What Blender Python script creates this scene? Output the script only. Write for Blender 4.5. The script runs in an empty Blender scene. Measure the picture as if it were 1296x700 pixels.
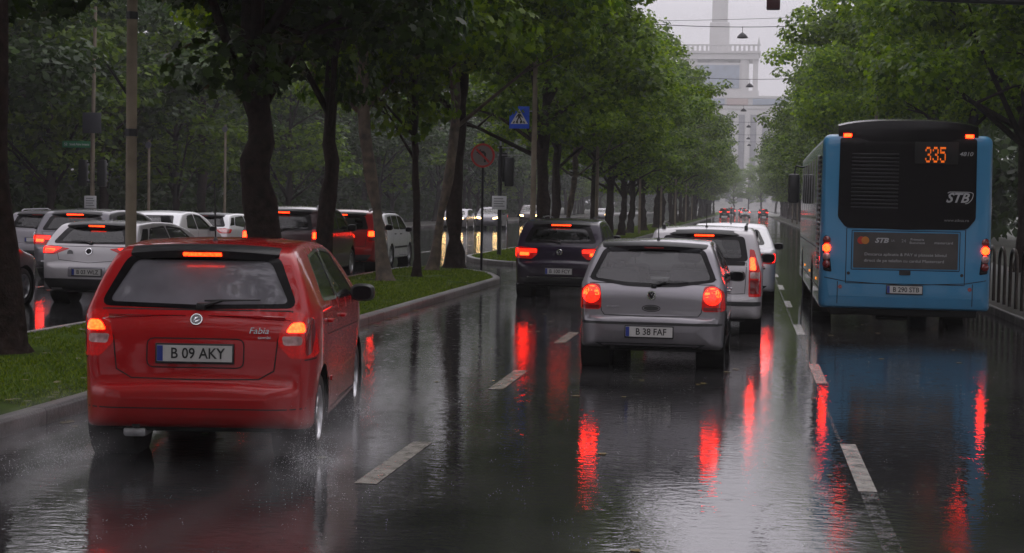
import bpy, bmesh, math, random
import numpy as np
from mathutils import Vector, Matrix
from mathutils.bvhtree import BVHTree
from mathutils.geometry import delaunay_2d_cdt
R_ = math.radians
random.seed(7); rng = np.random.default_rng(7)
scene = bpy.context.scene
COL = scene.collection

# ------------------------------------------------------------------ materials
MATS = {}
def nmat(name):
    m = bpy.data.materials.new(name); m.use_nodes = True
    nt = m.node_tree; nt.nodes.clear()
    out = nt.nodes.new('ShaderNodeOutputMaterial')
    MATS[name] = m
    return m, nt, out
def N(nt, typ, **kw):
    n = nt.nodes.new(typ)
    for k, v in kw.items():
        if k in n.inputs.keys(): n.inputs[k].default_value = v
        else: setattr(n, k, v)
    return n
def L(nt, a, b): nt.links.new(a, b)
def ramp(nt, fac, stops):
    r = nt.nodes.new('ShaderNodeValToRGB')
    els = r.color_ramp.elements
    while len(els) < len(stops): els.new(.5)
    for e, (p, c) in zip(els, stops):
        e.position = p; e.color = (*c, 1) if len(c) == 3 else c
    L(nt, fac, r.inputs['Fac'])
    return r
def princ(name, col, rough=.5, metal=0., coat=0., var=.12, scale=6., bump=0., bscale=60., ior=1.5, emis=None, es=0., backdark=False, coat_rough=.04):
    m, nt, out = nmat(name)
    b = N(nt, 'ShaderNodeBsdfPrincipled', Roughness=rough, Metallic=metal, IOR=ior)
    b.inputs['Coat Weight'].default_value = coat
    b.inputs['Coat Roughness'].default_value = coat_rough
    tc = N(nt, 'ShaderNodeTexCoord')
    nz = N(nt, 'ShaderNodeTexNoise', Scale=scale, Detail=5.)
    L(nt, tc.outputs['Object'], nz.inputs['Vector'])
    lo = tuple(c*(1-var) for c in col); hi = tuple(min(1, c*(1+var)) for c in col)
    r = ramp(nt, nz.outputs['Fac'], [(.3, lo), (.7, hi)])
    cs = r.outputs['Color']
    if backdark:
        g = N(nt, 'ShaderNodeNewGeometry')
        mx = N(nt, 'ShaderNodeMix', data_type='RGBA')
        L(nt, g.outputs['Backfacing'], mx.inputs[0]); L(nt, cs, mx.inputs[6]); mx.inputs[7].default_value = (.02, .02, .022, 1)
        cs = mx.outputs[2]
        mm = N(nt, 'ShaderNodeMath', operation='SUBTRACT'); mm.inputs[0].default_value = 1; L(nt, g.outputs['Backfacing'], mm.inputs[1])
        m2 = N(nt, 'ShaderNodeMath', operation='MULTIPLY'); L(nt, mm.outputs[0], m2.inputs[0]); m2.inputs[1].default_value = coat
        L(nt, m2.outputs[0], b.inputs['Coat Weight'])
        m3 = N(nt, 'ShaderNodeMath', operation='MULTIPLY'); L(nt, mm.outputs[0], m3.inputs[0]); m3.inputs[1].default_value = metal
        L(nt, m3.outputs[0], b.inputs['Metallic'])
    L(nt, cs, b.inputs['Base Color'])
    if bump:
        n2 = N(nt, 'ShaderNodeTexNoise', Scale=bscale, Detail=4.)
        L(nt, tc.outputs['Object'], n2.inputs['Vector'])
        bp = N(nt, 'ShaderNodeBump', Strength=bump, Distance=.02)
        L(nt, n2.outputs['Fac'], bp.inputs['Height']); L(nt, bp.outputs[0], b.inputs['Normal'])
    if emis:
        b.inputs['Emission Color'].default_value = (*emis, 1); b.inputs['Emission Strength'].default_value = es
    L(nt, b.outputs[0], out.inputs['Surface'])
    return m
def paint(name, col, metal=0., dirt=.25):
    """wet clear-coated car paint with rain beads and road film low on the body"""
    m, nt, out = nmat(name)
    tc = N(nt, 'ShaderNodeTexCoord')
    b = N(nt, 'ShaderNodeBsdfPrincipled', Roughness=.38, Metallic=metal)
    b.inputs['Coat Weight'].default_value = 1; b.inputs['Coat Roughness'].default_value = .035; b.inputs['Specular IOR Level'].default_value = .15; b.inputs['Coat IOR'].default_value = 1.42
    g = N(nt, 'ShaderNodeNewGeometry')
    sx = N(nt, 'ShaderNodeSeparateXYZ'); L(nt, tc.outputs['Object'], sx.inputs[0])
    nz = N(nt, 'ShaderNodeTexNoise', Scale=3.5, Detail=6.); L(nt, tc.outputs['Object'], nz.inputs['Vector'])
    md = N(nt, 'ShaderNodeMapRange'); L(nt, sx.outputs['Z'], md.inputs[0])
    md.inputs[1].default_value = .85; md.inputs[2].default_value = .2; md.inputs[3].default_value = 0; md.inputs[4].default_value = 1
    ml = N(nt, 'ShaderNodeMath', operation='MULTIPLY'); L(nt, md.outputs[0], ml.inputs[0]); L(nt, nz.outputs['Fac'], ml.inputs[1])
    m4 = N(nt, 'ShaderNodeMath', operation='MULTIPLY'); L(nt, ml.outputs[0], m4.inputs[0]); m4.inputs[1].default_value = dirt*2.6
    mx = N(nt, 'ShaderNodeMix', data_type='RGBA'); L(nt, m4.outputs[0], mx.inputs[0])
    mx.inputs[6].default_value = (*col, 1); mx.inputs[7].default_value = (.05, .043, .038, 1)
    m5 = N(nt, 'ShaderNodeMix', data_type='RGBA'); L(nt, g.outputs['Backfacing'], m5.inputs[0]); L(nt, mx.outputs[2], m5.inputs[6]); m5.inputs[7].default_value = (.02, .02, .022, 1)
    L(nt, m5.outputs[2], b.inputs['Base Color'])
    inv = N(nt, 'ShaderNodeMath', operation='SUBTRACT'); inv.inputs[0].default_value = 1; L(nt, g.outputs['Backfacing'], inv.inputs[1])
    L(nt, inv.outputs[0], b.inputs['Coat Weight'])
    mtl = N(nt, 'ShaderNodeMath', operation='MULTIPLY'); L(nt, inv.outputs[0], mtl.inputs[0]); mtl.inputs[1].default_value = metal
    L(nt, mtl.outputs[0], b.inputs['Metallic'])
    vo = N(nt, 'ShaderNodeTexVoronoi', Scale=95.); L(nt, tc.outputs['Object'], vo.inputs['Vector'])
    rr = ramp(nt, vo.outputs['Distance'], [(.0, (1, 1, 1)), (.32, (0, 0, 0))])
    bp = N(nt, 'ShaderNodeBump', Strength=.22, Distance=.004); L(nt, rr.outputs['Color'], bp.inputs['Height'])
    nz2 = N(nt, 'ShaderNodeTexNoise', Scale=2.2, Detail=2.); L(nt, tc.outputs['Object'], nz2.inputs['Vector'])
    bp2 = N(nt, 'ShaderNodeBump', Strength=.025, Distance=.03); L(nt, nz2.outputs['Fac'], bp2.inputs['Height']); L(nt, bp.outputs[0], bp2.inputs['Normal'])
    L(nt, bp2.outputs[0], b.inputs['Coat Normal'])
    L(nt, b.outputs[0], out.inputs['Surface'])
    return m
def glass(name, tint=.5, fog=0., fogcol=(.3, .3, .32)):
    m, nt, out = nmat(name)
    tr = N(nt, 'ShaderNodeBsdfTransparent'); tr.inputs[0].default_value = (tint*.97, tint, tint*.98, 1)
    gl = N(nt, 'ShaderNodeBsdfGlossy', Roughness=.03); gl.inputs[0].default_value = (1, 1, 1, 1)
    tc = N(nt, 'ShaderNodeTexCoord')
    vo = N(nt, 'ShaderNodeTexVoronoi', Scale=80.); L(nt, tc.outputs['Object'], vo.inputs['Vector'])
    rr = ramp(nt, vo.outputs['Distance'], [(0, (1, 1, 1)), (.3, (0, 0, 0))])
    bp = N(nt, 'ShaderNodeBump', Strength=.12, Distance=.004); L(nt, rr.outputs['Color'], bp.inputs['Height']); L(nt, bp.outputs[0], gl.inputs['Normal'])
    fr = N(nt, 'ShaderNodeFresnel', IOR=1.5)
    src = tr.outputs[0]
    if fog:
        df = N(nt, 'ShaderNodeBsdfDiffuse'); df.inputs[0].default_value = (*fogcol, 1)
        tl = N(nt, 'ShaderNodeBsdfTranslucent'); tl.inputs[0].default_value = (*fogcol, 1)
        ad = N(nt, 'ShaderNodeMixShader'); L(nt, df.outputs[0], ad.inputs[1]); L(nt, tl.outputs[0], ad.inputs[2]); ad.inputs[0].default_value = .3
        nz = N(nt, 'ShaderNodeTexNoise', Scale=3., Detail=3.); L(nt, tc.outputs['Object'], nz.inputs['Vector'])
        r = ramp(nt, nz.outputs['Fac'], [(.3, (fog*.75,)*3), (.7, (min(1, fog*1.2),)*3)])
        mx = N(nt, 'ShaderNodeMixShader'); L(nt, r.outputs['Color'], mx.inputs[0]); L(nt, src, mx.inputs[1]); L(nt, ad.outputs[0], mx.inputs[2])
        src = mx.outputs[0]
    ms = N(nt, 'ShaderNodeMixShader'); L(nt, fr.outputs[0], ms.inputs[0]); L(nt, src, ms.inputs[1]); L(nt, gl.outputs[0], ms.inputs[2])
    L(nt, ms.outputs[0], out.inputs['Surface'])
    return m
def emit(name, col, s):
    m, nt, out = nmat(name)
    b = N(nt, 'ShaderNodeBsdfPrincipled', Roughness=.2)
    b.inputs['Base Color'].default_value = (*[min(.8, c)*.22 for c in col], 1)
    tc = N(nt, 'ShaderNodeTexCoord')
    vo = N(nt, 'ShaderNodeTexVoronoi', Scale=55.); L(nt, tc.outputs['Object'], vo.inputs['Vector'])
    r = ramp(nt, vo.outputs['Distance'], [(.0, (1, 1, 1)), (.8, (.45, .45, .45))])
    ml = N(nt, 'ShaderNodeMath', operation='MULTIPLY'); L(nt, r.outputs['Color'], ml.inputs[0]); ml.inputs[1].default_value = s
    b.inputs['Emission Color'].default_value = (*col, 1); L(nt, ml.outputs[0], b.inputs['Emission Strength'])
    L(nt, b.outputs[0], out.inputs['Surface'])
    return m

M = dict(
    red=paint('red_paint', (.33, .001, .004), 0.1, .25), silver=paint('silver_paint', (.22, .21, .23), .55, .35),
    white=paint('white_paint', (.72, .72, .74), 0., .3), navy=paint('navy_paint', (.010, .004, .018), .2, .3),
    dark=paint('dark_paint', (.030, .010, .013), .2, .3), grey=paint('grey_paint', (.10, .095, .11), .4, .3),
    maroon=paint('maroon_paint', (.26, .008, .01), .1, .3), pearl=paint('pearl_paint', (.46, .44, .46), .1, .4),
    blue=paint('bus_blue_paint', (.046, .205, .375), 0., .2),
    black=princ('black_plastic', (.012, .012, .013), .45, var=.2), gloss=princ('gloss_black', (.006, .005, .006), .22, coat=.0, var=.1, ior=1.24),
    rubber=princ('tyre_rubber', (.015, .015, .015), .55, bump=.3, bscale=90), alloy=princ('alloy', (.42, .42, .44), .3, .9, var=.15),
    steel=princ('galvanised_steel', (.30, .30, .31), .45, .5, var=.2, scale=9), chrome=princ('chrome', (.7, .7, .72), .12, 1.),
    cloth=princ('seat_cloth', (.022, .022, .026), .9, bump=.3, bscale=200), trim=princ('cabin_trim', (.03, .03, .033), .7),
    gap=princ('panel_gap', (.004, .004, .004), .8),
    lens_dark=princ('lamp_red_lens', (.16, .004, .006), .08, coat=1., var=.2), lens_clear=princ('lamp_clear_lens', (.50, .30, .30), .08, .3, coat=1., var=.3, scale=30),
    lens_head=princ('headlamp_lens', (.5, .5, .52), .08, coat=1.),
    lit=emit('brake_light_on', (1., .014, .002), 40.), lit_soft=emit('tail_light_on', (1., .012, .004), 5.5), lens_glow=emit('tail_lens_glow', (1., .006, .005), .26), lit_far=emit('tail_light_far', (1., .03, .015), 9.),
    strip=emit('high_brake_on', (1., .025, .003), 14.), head=emit('headlight_on', (1., .62, .22), 38.), led=emit('led_amber', (1., .17, .01), 1.1),
    amber=emit('marker_amber', (1., .3, .02), 2.),
    plate=princ('plate_white', (.42, .41, .40), .45, var=.08), plate_blue=princ('plate_blue', (.015, .03, .20), .4), ink=princ('plate_ink', (.012, .012, .012), .5),
    glass=glass('car_glass', .62), glass_clear=glass('clear_glass', .85), glass_lightened=glass('lightened_glass', .85, .17, (.34, .32, .34)), glass_dark=glass('tinted_glass', .16), glass_fog=glass('fogged_glass', .36, .62, (.30, .29, .33)),  # silver hatchback's rear pane: see-through light and sky sheen put into a pale veil
    bus_glass=princ('bus_glass', (.006, .006, .007), .05, coat=1., var=.1),
    white_print=princ('white_print', (.34, .34, .35), .5), grey_print=princ('grey_print', (.2, .2, .21), .5),
    ad_bg=princ('advert_print', (.045, .04, .038), .4, var=.35, scale=2.2), ad_red=princ('print_red', (.35, .02, .01), .5), ad_orange=princ('print_orange', (.40, .14, .02), .5),
    sign_blue=princ('sign_blue', (.008, .075, .60), .4), sign_white=princ('sign_white', (.52, .52, .54), .45), sign_dull=princ('sign_dull', (.16, .125, .12), .6), sign_red=princ('sign_red', (.36, .015, .015), .45),
    sign_green=princ('sign_green', (.01, .16, .06), .45), sign_back=princ('sign_back', (.035, .035, .045), .5),
    concrete_pole=princ('concrete_pole', (.17, .14, .105), .8, ior=1.25, var=.25, scale=3., bump=.2), dark_metal=princ('dark_metal', (.018, .018, .02), .4, .5),
    signal=princ('signal_housing', (.05, .012, .014), .45), hoop=princ('hoop_metal', (.05, .04, .035), .35, .7),
    bark=princ('wet_bark', (.020, .013, .011), .85, ior=1.2, var=.5, scale=9., bump=.9, bscale=22.), bark_pale=princ('peeling_bark', (.07, .05, .034), .7, var=.75, scale=5., bump=.8, bscale=18.),
    kerb=princ('kerb_stone', (.11, .105, .10), .35, var=.35, scale=5., bump=.3, bscale=40.), facade=princ('pale_stone', (.37, .36, .35), .8, var=.08, scale=.2),
    facade_dark=princ('window_bands', (.10, .10, .12), .3, var=.3, scale=.6), banner=princ('roof_banner', (.12, .16, .22), .5, var=.3, scale=.3),
    facade_red=princ('red_banner', (.26, .18, .16), .6),
)

def leaf_mat(name, lo, hi, tl=.35):
    m, nt, out = nmat(name)
    g = N(nt, 'ShaderNodeNewGeometry'); oi = N(nt, 'ShaderNodeObjectInfo')
    r = ramp(nt, g.outputs['Random Per Island'], [(0, lo), (.6, tuple((a+b)/2 for a, b in zip(lo, hi))), (1, hi)])
    hs = N(nt, 'ShaderNodeHueSaturation'); L(nt, r.outputs['Color'], hs.inputs['Color'])
    mr = N(nt, 'ShaderNodeMapRange'); L(nt, oi.outputs['Random'], mr.inputs[0]); mr.inputs[3].default_value = .75; mr.inputs[4].default_value = 1.2
    L(nt, mr.outputs[0], hs.inputs['Value'])
    b = N(nt, 'ShaderNodeBsdfPrincipled', Roughness=.45); b.inputs['Specular IOR Level'].default_value = .22; L(nt, hs.outputs[0], b.inputs['Base Color'])
    t = N(nt, 'ShaderNodeBsdfTranslucent')
    h2 = N(nt, 'ShaderNodeHueSaturation', Saturation=1.15, Value=1.5); L(nt, hs.outputs[0], h2.inputs['Color']); L(nt, h2.outputs[0], t.inputs[0])
    mx = N(nt, 'ShaderNodeMixShader'); mx.inputs[0].default_value = tl
    L(nt, b.outputs[0], mx.inputs[1]); L(nt, t.outputs[0], mx.inputs[2]); L(nt, mx.outputs[0], out.inputs['Surface'])
    return m
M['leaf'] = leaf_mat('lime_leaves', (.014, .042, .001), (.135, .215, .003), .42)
M['leaf_fresh'] = leaf_mat('fresh_leaves', (.030, .080, .002), (.22, .33, .004), .48)
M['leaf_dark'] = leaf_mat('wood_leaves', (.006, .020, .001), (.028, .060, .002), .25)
M['grass'] = leaf_mat('grass_blades', (.05, .09, .005), (.14, .19, .010), .3)

def road_mat():
    m, nt, out = nmat('wet_asphalt')
    tc = N(nt, 'ShaderNodeTexCoord')
    mp = N(nt, 'ShaderNodeMapping'); mp.inputs['Scale'].default_value = (1., .22, 1.); L(nt, tc.outputs['Object'], mp.inputs['Vector'])
    big = N(nt, 'ShaderNodeTexNoise', Scale=.55, Detail=5., Roughness=.55); L(nt, mp.outputs[0], big.inputs['Vector'])
    film = ramp(nt, big.outputs['Fac'], [(.46, (1, 1, 1)), (.57, (0, 0, 0))])       # 1 = standing water
    agg = N(nt, 'ShaderNodeTexNoise', Scale=140., Detail=3.); L(nt, tc.outputs['Object'], agg.inputs['Vector'])
    pat = N(nt, 'ShaderNodeTexNoise', Scale=.8, Detail=7.); L(nt, tc.outputs['Object'], pat.inputs['Vector'])
    col = ramp(nt, pat.outputs['Fac'], [(.3, (.016, .016, .017)), (.7, (.036, .035, .036))])
    b = N(nt, 'ShaderNodeBsdfPrincipled', IOR=1.5)
    L(nt, col.outputs['Color'], b.inputs['Base Color'])
    rg = N(nt, 'ShaderNodeMapRange'); L(nt, film.outputs['Color'], rg.inputs[0]); rg.inputs[3].default_value = .075; rg.inputs[4].default_value = .012
    # water churned by the tyres along the wheel tracks of the left lane
    sx = N(nt, 'ShaderNodeSeparateXYZ'); L(nt, tc.outputs['Object'], sx.inputs[0])
    wn = N(nt, 'ShaderNodeTexNoise', Scale=.9, Detail=5.); L(nt, mp.outputs[0], wn.inputs['Vector'])
    wx = N(nt, 'ShaderNodeMath', operation='MULTIPLY_ADD'); L(nt, wn.outputs['Fac'], wx.inputs[0]); wx.inputs[1].default_value = .7; L(nt, sx.outputs['X'], wx.inputs[2])
    tot = None
    for xc in (-4.2, -2.72):
        d = N(nt, 'ShaderNodeMath', operation='SUBTRACT'); L(nt, wx.outputs[0], d.inputs[0]); d.inputs[1].default_value = xc
        ab = N(nt, 'ShaderNodeMath', operation='ABSOLUTE'); L(nt, d.outputs[0], ab.inputs[0])
        mk = N(nt, 'ShaderNodeMapRange'); L(nt, ab.outputs[0], mk.inputs[0]); mk.inputs[1].default_value = .06; mk.inputs[2].default_value = .34; mk.inputs[3].default_value = 1.; mk.inputs[4].default_value = 0.
        if tot is None: tot = mk.outputs[0]
        else:
            mxx = N(nt, 'ShaderNodeMath', operation='MAXIMUM'); L(nt, tot, mxx.inputs[0]); L(nt, mk.outputs[0], mxx.inputs[1]); tot = mxx.outputs[0]
    fd = N(nt, 'ShaderNodeMapRange'); L(nt, sx.outputs['Y'], fd.inputs[0]); fd.inputs[1].default_value = 9.; fd.inputs[2].default_value = 15.; fd.inputs[3].default_value = 1.; fd.inputs[4].default_value = .15
    tr = N(nt, 'ShaderNodeMath', operation='MULTIPLY'); L(nt, tot, tr.inputs[0]); L(nt, fd.outputs[0], tr.inputs[1])
    ra = N(nt, 'ShaderNodeMath', operation='MULTIPLY_ADD'); L(nt, tr.outputs[0], ra.inputs[0]); ra.inputs[1].default_value = .22; L(nt, rg.outputs[0], ra.inputs[2])
    L(nt, ra.outputs[0], b.inputs['Roughness'])
    # aggregate shows through where the film is thin
    inv = N(nt, 'ShaderNodeMath', operation='SUBTRACT'); inv.inputs[0].default_value = 1.; L(nt, film.outputs['Color'], inv.inputs[1])
    s1 = N(nt, 'ShaderNodeMath', operation='MULTIPLY'); L(nt, inv.outputs[0], s1.inputs[0]); s1.inputs[1].default_value = .09
    bp1 = N(nt, 'ShaderNodeBump', Distance=.004); L(nt, s1.outputs[0], bp1.inputs['Strength']); L(nt, agg.outputs['Fac'], bp1.inputs['Height'])
    # wind ripples and rain rings
    m2 = N(nt, 'ShaderNodeMapping'); m2.inputs['Scale'].default_value = (1., 1.6, 1.); L(nt, tc.outputs['Object'], m2.inputs['Vector'])
    rip = N(nt, 'ShaderNodeTexNoise', Scale=9., Detail=3.); L(nt, m2.outputs[0], rip.inputs['Vector'])
    bp2 = N(nt, 'ShaderNodeBump', Strength=.20, Distance=.010); L(nt, rip.outputs['Fac'], bp2.inputs['Height']); L(nt, bp1.outputs[0], bp2.inputs['Normal'])
    vo = N(nt, 'ShaderNodeTexVoronoi', Scale=5.5); L(nt, tc.outputs['Object'], vo.inputs['Vector'])
    sn = N(nt, 'ShaderNodeMath', operation='MULTIPLY'); L(nt, vo.outputs['Distance'], sn.inputs[0]); sn.inputs[1].default_value = 55.
    si = N(nt, 'ShaderNodeMath', operation='SINE'); L(nt, sn.outputs[0], si.inputs[0])
    fo = ramp(nt, vo.outputs['Distance'], [(.05, (1, 1, 1)), (.42, (0, 0, 0))])
    rn = N(nt, 'ShaderNodeMath', operation='MULTIPLY'); L(nt, si.outputs[0], rn.inputs[0]); L(nt, fo.outputs['Color'], rn.inputs[1])
    bp3 = N(nt, 'ShaderNodeBump', Strength=.05, Distance=.006); L(nt, rn.outputs[0], bp3.inputs['Height']); L(nt, bp2.outputs[0], bp3.inputs['Normal'])
    und = N(nt, 'ShaderNodeTexNoise', Scale=.35, Detail=2.); L(nt, tc.outputs['Object'], und.inputs['Vector'])
    bp4 = N(nt, 'ShaderNodeBump', Strength=.25, Distance=.03); L(nt, und.outputs['Fac'], bp4.inputs['Height']); L(nt, bp3.outputs[0], bp4.inputs['Normal'])
    L(nt, bp4.outputs[0], b.inputs['Normal'])
    L(nt, b.outputs[0], out.inputs['Surface'])
    return m
M['road'] = road_mat()
def kerb_mat():
    m, nt, out = nmat('kerb_stones')
    tc = N(nt, 'ShaderNodeTexCoord'); sp = N(nt, 'ShaderNodeSeparateXYZ'); L(nt, tc.outputs['Object'], sp.inputs[0])
    fr = N(nt, 'ShaderNodeMath', operation='FRACT'); L(nt, sp.outputs['Y'], fr.inputs[0])
    jt = ramp(nt, fr.outputs[0], [(.0, (0, 0, 0)), (.025, (1, 1, 1))])
    fl = N(nt, 'ShaderNodeMath', operation='FLOOR'); L(nt, sp.outputs['Y'], fl.inputs[0])
    wn = N(nt, 'ShaderNodeTexWhiteNoise', noise_dimensions='1D'); L(nt, fl.outputs[0], wn.inputs['W'])
    nz = N(nt, 'ShaderNodeTexNoise', Scale=5., Detail=7.); L(nt, tc.outputs['Object'], nz.inputs['Vector'])
    ad = N(nt, 'ShaderNodeMath', operation='ADD'); L(nt, wn.outputs['Value'], ad.inputs[0]); L(nt, nz.outputs['Fac'], ad.inputs[1])
    col = ramp(nt, ad.outputs[0], [(.3, (.03, .027, .025)), (.75, (.065, .06, .057)), (1.3, (.11, .10, .095))])
    mu = N(nt, 'ShaderNodeMix', data_type='RGBA', blend_type='MULTIPLY'); mu.inputs[0].default_value = .85; L(nt, col.outputs['Color'], mu.inputs[6]); L(nt, jt.outputs['Color'], mu.inputs[7])
    b = N(nt, 'ShaderNodeBsdfPrincipled', Roughness=.35); L(nt, mu.outputs[2], b.inputs['Base Color'])
    n2 = N(nt, 'ShaderNodeTexNoise', Scale=30., Detail=5.); L(nt, tc.outputs['Object'], n2.inputs['Vector'])
    m2 = N(nt, 'ShaderNodeMath', operation='MULTIPLY'); L(nt, n2.outputs['Fac'], m2.inputs[0]); L(nt, jt.outputs['Color'], m2.inputs[1])
    bp = N(nt, 'ShaderNodeBump', Strength=.4, Distance=.02); L(nt, m2.outputs[0], bp.inputs['Height']); L(nt, bp.outputs[0], b.inputs['Normal'])
    L(nt, b.outputs[0], out.inputs['Surface']); return m
M['kerb'] = kerb_mat()
M['paving'] = princ('wet_paving', (.10, .095, .09), .28, var=.4, scale=1.6, bump=.25, bscale=25.)
M['soil'] = princ('leafy_soil', (.022, .025, .012), .8, var=.5, scale=1.2, bump=.5, bscale=12.)
M['turf'] = princ('turf', (.045, .075, .009), .9, ior=1.12, var=.55, scale=1.6, bump=.8, bscale=60.)
def marking_mat(name, col, lo, hi):
    m = princ(name, col, .2, var=.4, scale=7., bump=.15, bscale=80.)
    nt = m.node_tree; out = [n for n in nt.nodes if n.type == 'OUTPUT_MATERIAL'][0]; b = [n for n in nt.nodes if n.type == 'BSDF_PRINCIPLED'][0]
    tc = N(nt, 'ShaderNodeTexCoord'); nz = N(nt, 'ShaderNodeTexNoise', Scale=9., Detail=9., Roughness=.72); L(nt, tc.outputs['Object'], nz.inputs['Vector'])
    r = ramp(nt, nz.outputs['Fac'], [(lo, (0, 0, 0)), (hi, (1, 1, 1))])
    t = N(nt, 'ShaderNodeBsdfTransparent'); mx = N(nt, 'ShaderNodeMixShader')
    L(nt, r.outputs['Color'], mx.inputs[0]); L(nt, t.outputs[0], mx.inputs[1]); L(nt, b.outputs[0], mx.inputs[2]); L(nt, mx.outputs[0], out.inputs['Surface'])
    return m
M['worn'] = marking_mat('worn_paint', (.07, .067, .06), .47, .60)
M['marking'] = marking_mat('worn_marking', (.25, .235, .205), .30, .46)

# ------------------------------------------------------------------ object helpers
def link(o, parent=None):
    COL.objects.link(o)
    if parent is not None: o.parent = parent
    return o
def tag(o, label=None, cat=None, group=None, kind=None):
    if label: o['label'] = label
    if cat: o['category'] = cat
    if group: o['group'] = group
    if kind: o['kind'] = kind
    return o
def thing(name, label, cat, loc=(0, 0, 0), rz=0, group=None):
    o = bpy.data.objects.new(name, None); COL.objects.link(o)
    o.empty_display_size = .2
    o.location = loc; o.rotation_euler = (0, 0, rz)
    return tag(o, label, cat, group)
def kids(o): return [c for c in bpy.data.objects if c.parent is o]
def dup(root, loc, rz=0, label=None, group=None, scale=None):
    def rec(o, par):
        c = o.copy(); COL.objects.link(c); c.parent = par
        for ch in list(o.children): rec(ch, c)
        return c
    c = rec(root, None); c.location = loc; c.rotation_euler = (0, 0, rz)
    if label: c['label'] = label
    if group: c['group'] = group
    if scale: c.scale = scale
    return c
def npmesh(name, V, F):
    """F: list of index arrays, or an (n,k) array"""
    me = bpy.data.meshes.new(name)
    V = np.asarray(V, np.float32)
    if isinstance(F, np.ndarray):
        nf, k = F.shape; flat = F.ravel(); starts = np.arange(nf)*k; tot = np.full(nf, k)
    else:
        tot = np.array([len(f) for f in F]); flat = np.concatenate([np.asarray(f) for f in F]) if len(F) else np.zeros(0, int); starts = np.concatenate([[0], np.cumsum(tot)[:-1]]); nf = len(F)
    me.vertices.add(len(V)); me.vertices.foreach_set('co', V.ravel())
    me.loops.add(len(flat)); me.loops.foreach_set('vertex_index', flat.astype(np.int32))
    me.polygons.add(nf); me.polygons.foreach_set('loop_start', starts.astype(np.int32))
    try: me.polygons.foreach_set('loop_total', tot.astype(np.int32))
    except Exception: pass
    me.update(calc_edges=True); me.validate()
    return me
def mobj(name, V, F, mat, parent=None, smooth=None):
    me = npmesh(name, V, F)
    if mat: me.materials.append(mat)
    if smooth is not None:
        me.polygons.foreach_set('use_smooth', np.ones(len(me.polygons), bool))
        if smooth < 179: me.set_sharp_from_angle(angle=R_(smooth))
    return link(bpy.data.objects.new(name, me), parent)
class MB:
    def __init__(s): s.v = []; s.f = []
    def add(s, V, F, mtx=None):
        b = len(s.v)
        for p in V:
            s.v.append(tuple(mtx @ Vector(p)) if mtx is not None else tuple(p))
        for f in F: s.f.append([i+b for i in f])
        return s
    def box(s, lo, hi, bev=0., mtx=None):
        bm = bmesh.new(); bmesh.ops.create_cube(bm, size=1)
        for v in bm.verts: v.co = Vector([(lo[i]+hi[i])/2+v.co[i]*(hi[i]-lo[i]) for i in range(3)])
        if bev: bmesh.ops.bevel(bm, geom=bm.edges[:], offset=bev, segments=2, affect='EDGES', profile=.5)
        bm.verts.index_update()
        s.add([v.co[:] for v in bm.verts], [[v.index for v in f.verts] for f in bm.faces], mtx); bm.free(); return s
    def tube(s, pts, rad, n=8, cap=True, mtx=None):
        pts = [Vector(p) for p in pts]
        if not hasattr(rad, '__len__'): rad = [rad]*len(pts)
        V = []; F = []
        ref = Vector((.31, .17, .93)).normalized()
        prev = None
        for i, p in enumerate(pts):
            t = (pts[min(i+1, len(pts)-1)]-pts[max(i-1, 0)])
            if t.length < 1e-9: t = Vector((0, 0, 1))
            t.normalize()
            if prev is None:
                a = Vector((1, 0, 0)) if abs(t.x) < .9 else Vector((0, 1, 0))
                a = (a-t*a.dot(t)).normalized()
            else: a = (prev-t*prev.dot(t)).normalized()
            prev = a; b = t.cross(a)
            for k in range(n):
                q = 2*math.pi*k/n
                V.append(p+(a*math.cos(q)+b*math.sin(q))*rad[i])
        for i in range(len(pts)-1):
            for k in range(n):
                F.append([i*n+k, i*n+(k+1) % n, (i+1)*n+(k+1) % n, (i+1)*n+k])
        if cap: F.append(list(range(n))[::-1]); F.append([(len(pts)-1)*n+k for k in range(n)])
        return s.add(V, F, mtx)
    def lathe(s, prof, n=32, axis='z', mtx=None, caps=False):
        V = []; F = []
        for (r, h) in prof:
            for k in range(n):
                a = 2*math.pi*k/n; c, q = r*math.cos(a), r*math.sin(a)
                V.append({'z': (c, q, h), 'x': (h, c, q), 'y': (q, h, c)}[axis])
        for i in range(len(prof)-1):
            for k in range(n): F.append([i*n+k, i*n+(k+1) % n, (i+1)*n+(k+1) % n, (i+1)*n+k])
        if caps: F.append(list(range(n))[::-1]); F.append([(len(prof)-1)*n+k for k in range(n)])
        return s.add(V, F, mtx)
    def prism(s, poly, depth, mtx=None):
        """poly in xz at y=0, extruded to y=depth"""
        n = len(poly)
        V = [(x, 0, z) for x, z in poly]+[(x, depth, z) for x, z in poly]
        F = [list(range(n)), list(range(n, 2*n))[::-1]]+[[i, i+n, (i+1) % n+n, (i+1) % n] for i in range(n)]
        return s.add(V, F, mtx)
    def build(s, name, mat, parent=None, smooth=35):
        return mobj(name, s.v, s.f, mat, parent, smooth)
def text_mesh(body, size, bold=0., shear=0., depth=.002, align='CENTER', sx=1.):
    cu = bpy.data.curves.new('lettering', 'FONT'); cu.body = body; cu.size = size; cu.align_x = align; cu.align_y = 'CENTER'
    cu.offset = bold; cu.shear = shear; cu.extrude = depth; cu.resolution_u = 3
    o = bpy.data.objects.new('lettering', cu); COL.objects.link(o)
    dg = bpy.context.evaluated_depsgraph_get()
    me = bpy.data.meshes.new_from_object(o.evaluated_get(dg)); bpy.data.objects.remove(o); bpy.data.curves.remove(cu)
    me.transform(Matrix.Diagonal((sx, 1, 1, 1)))
    return me
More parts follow.
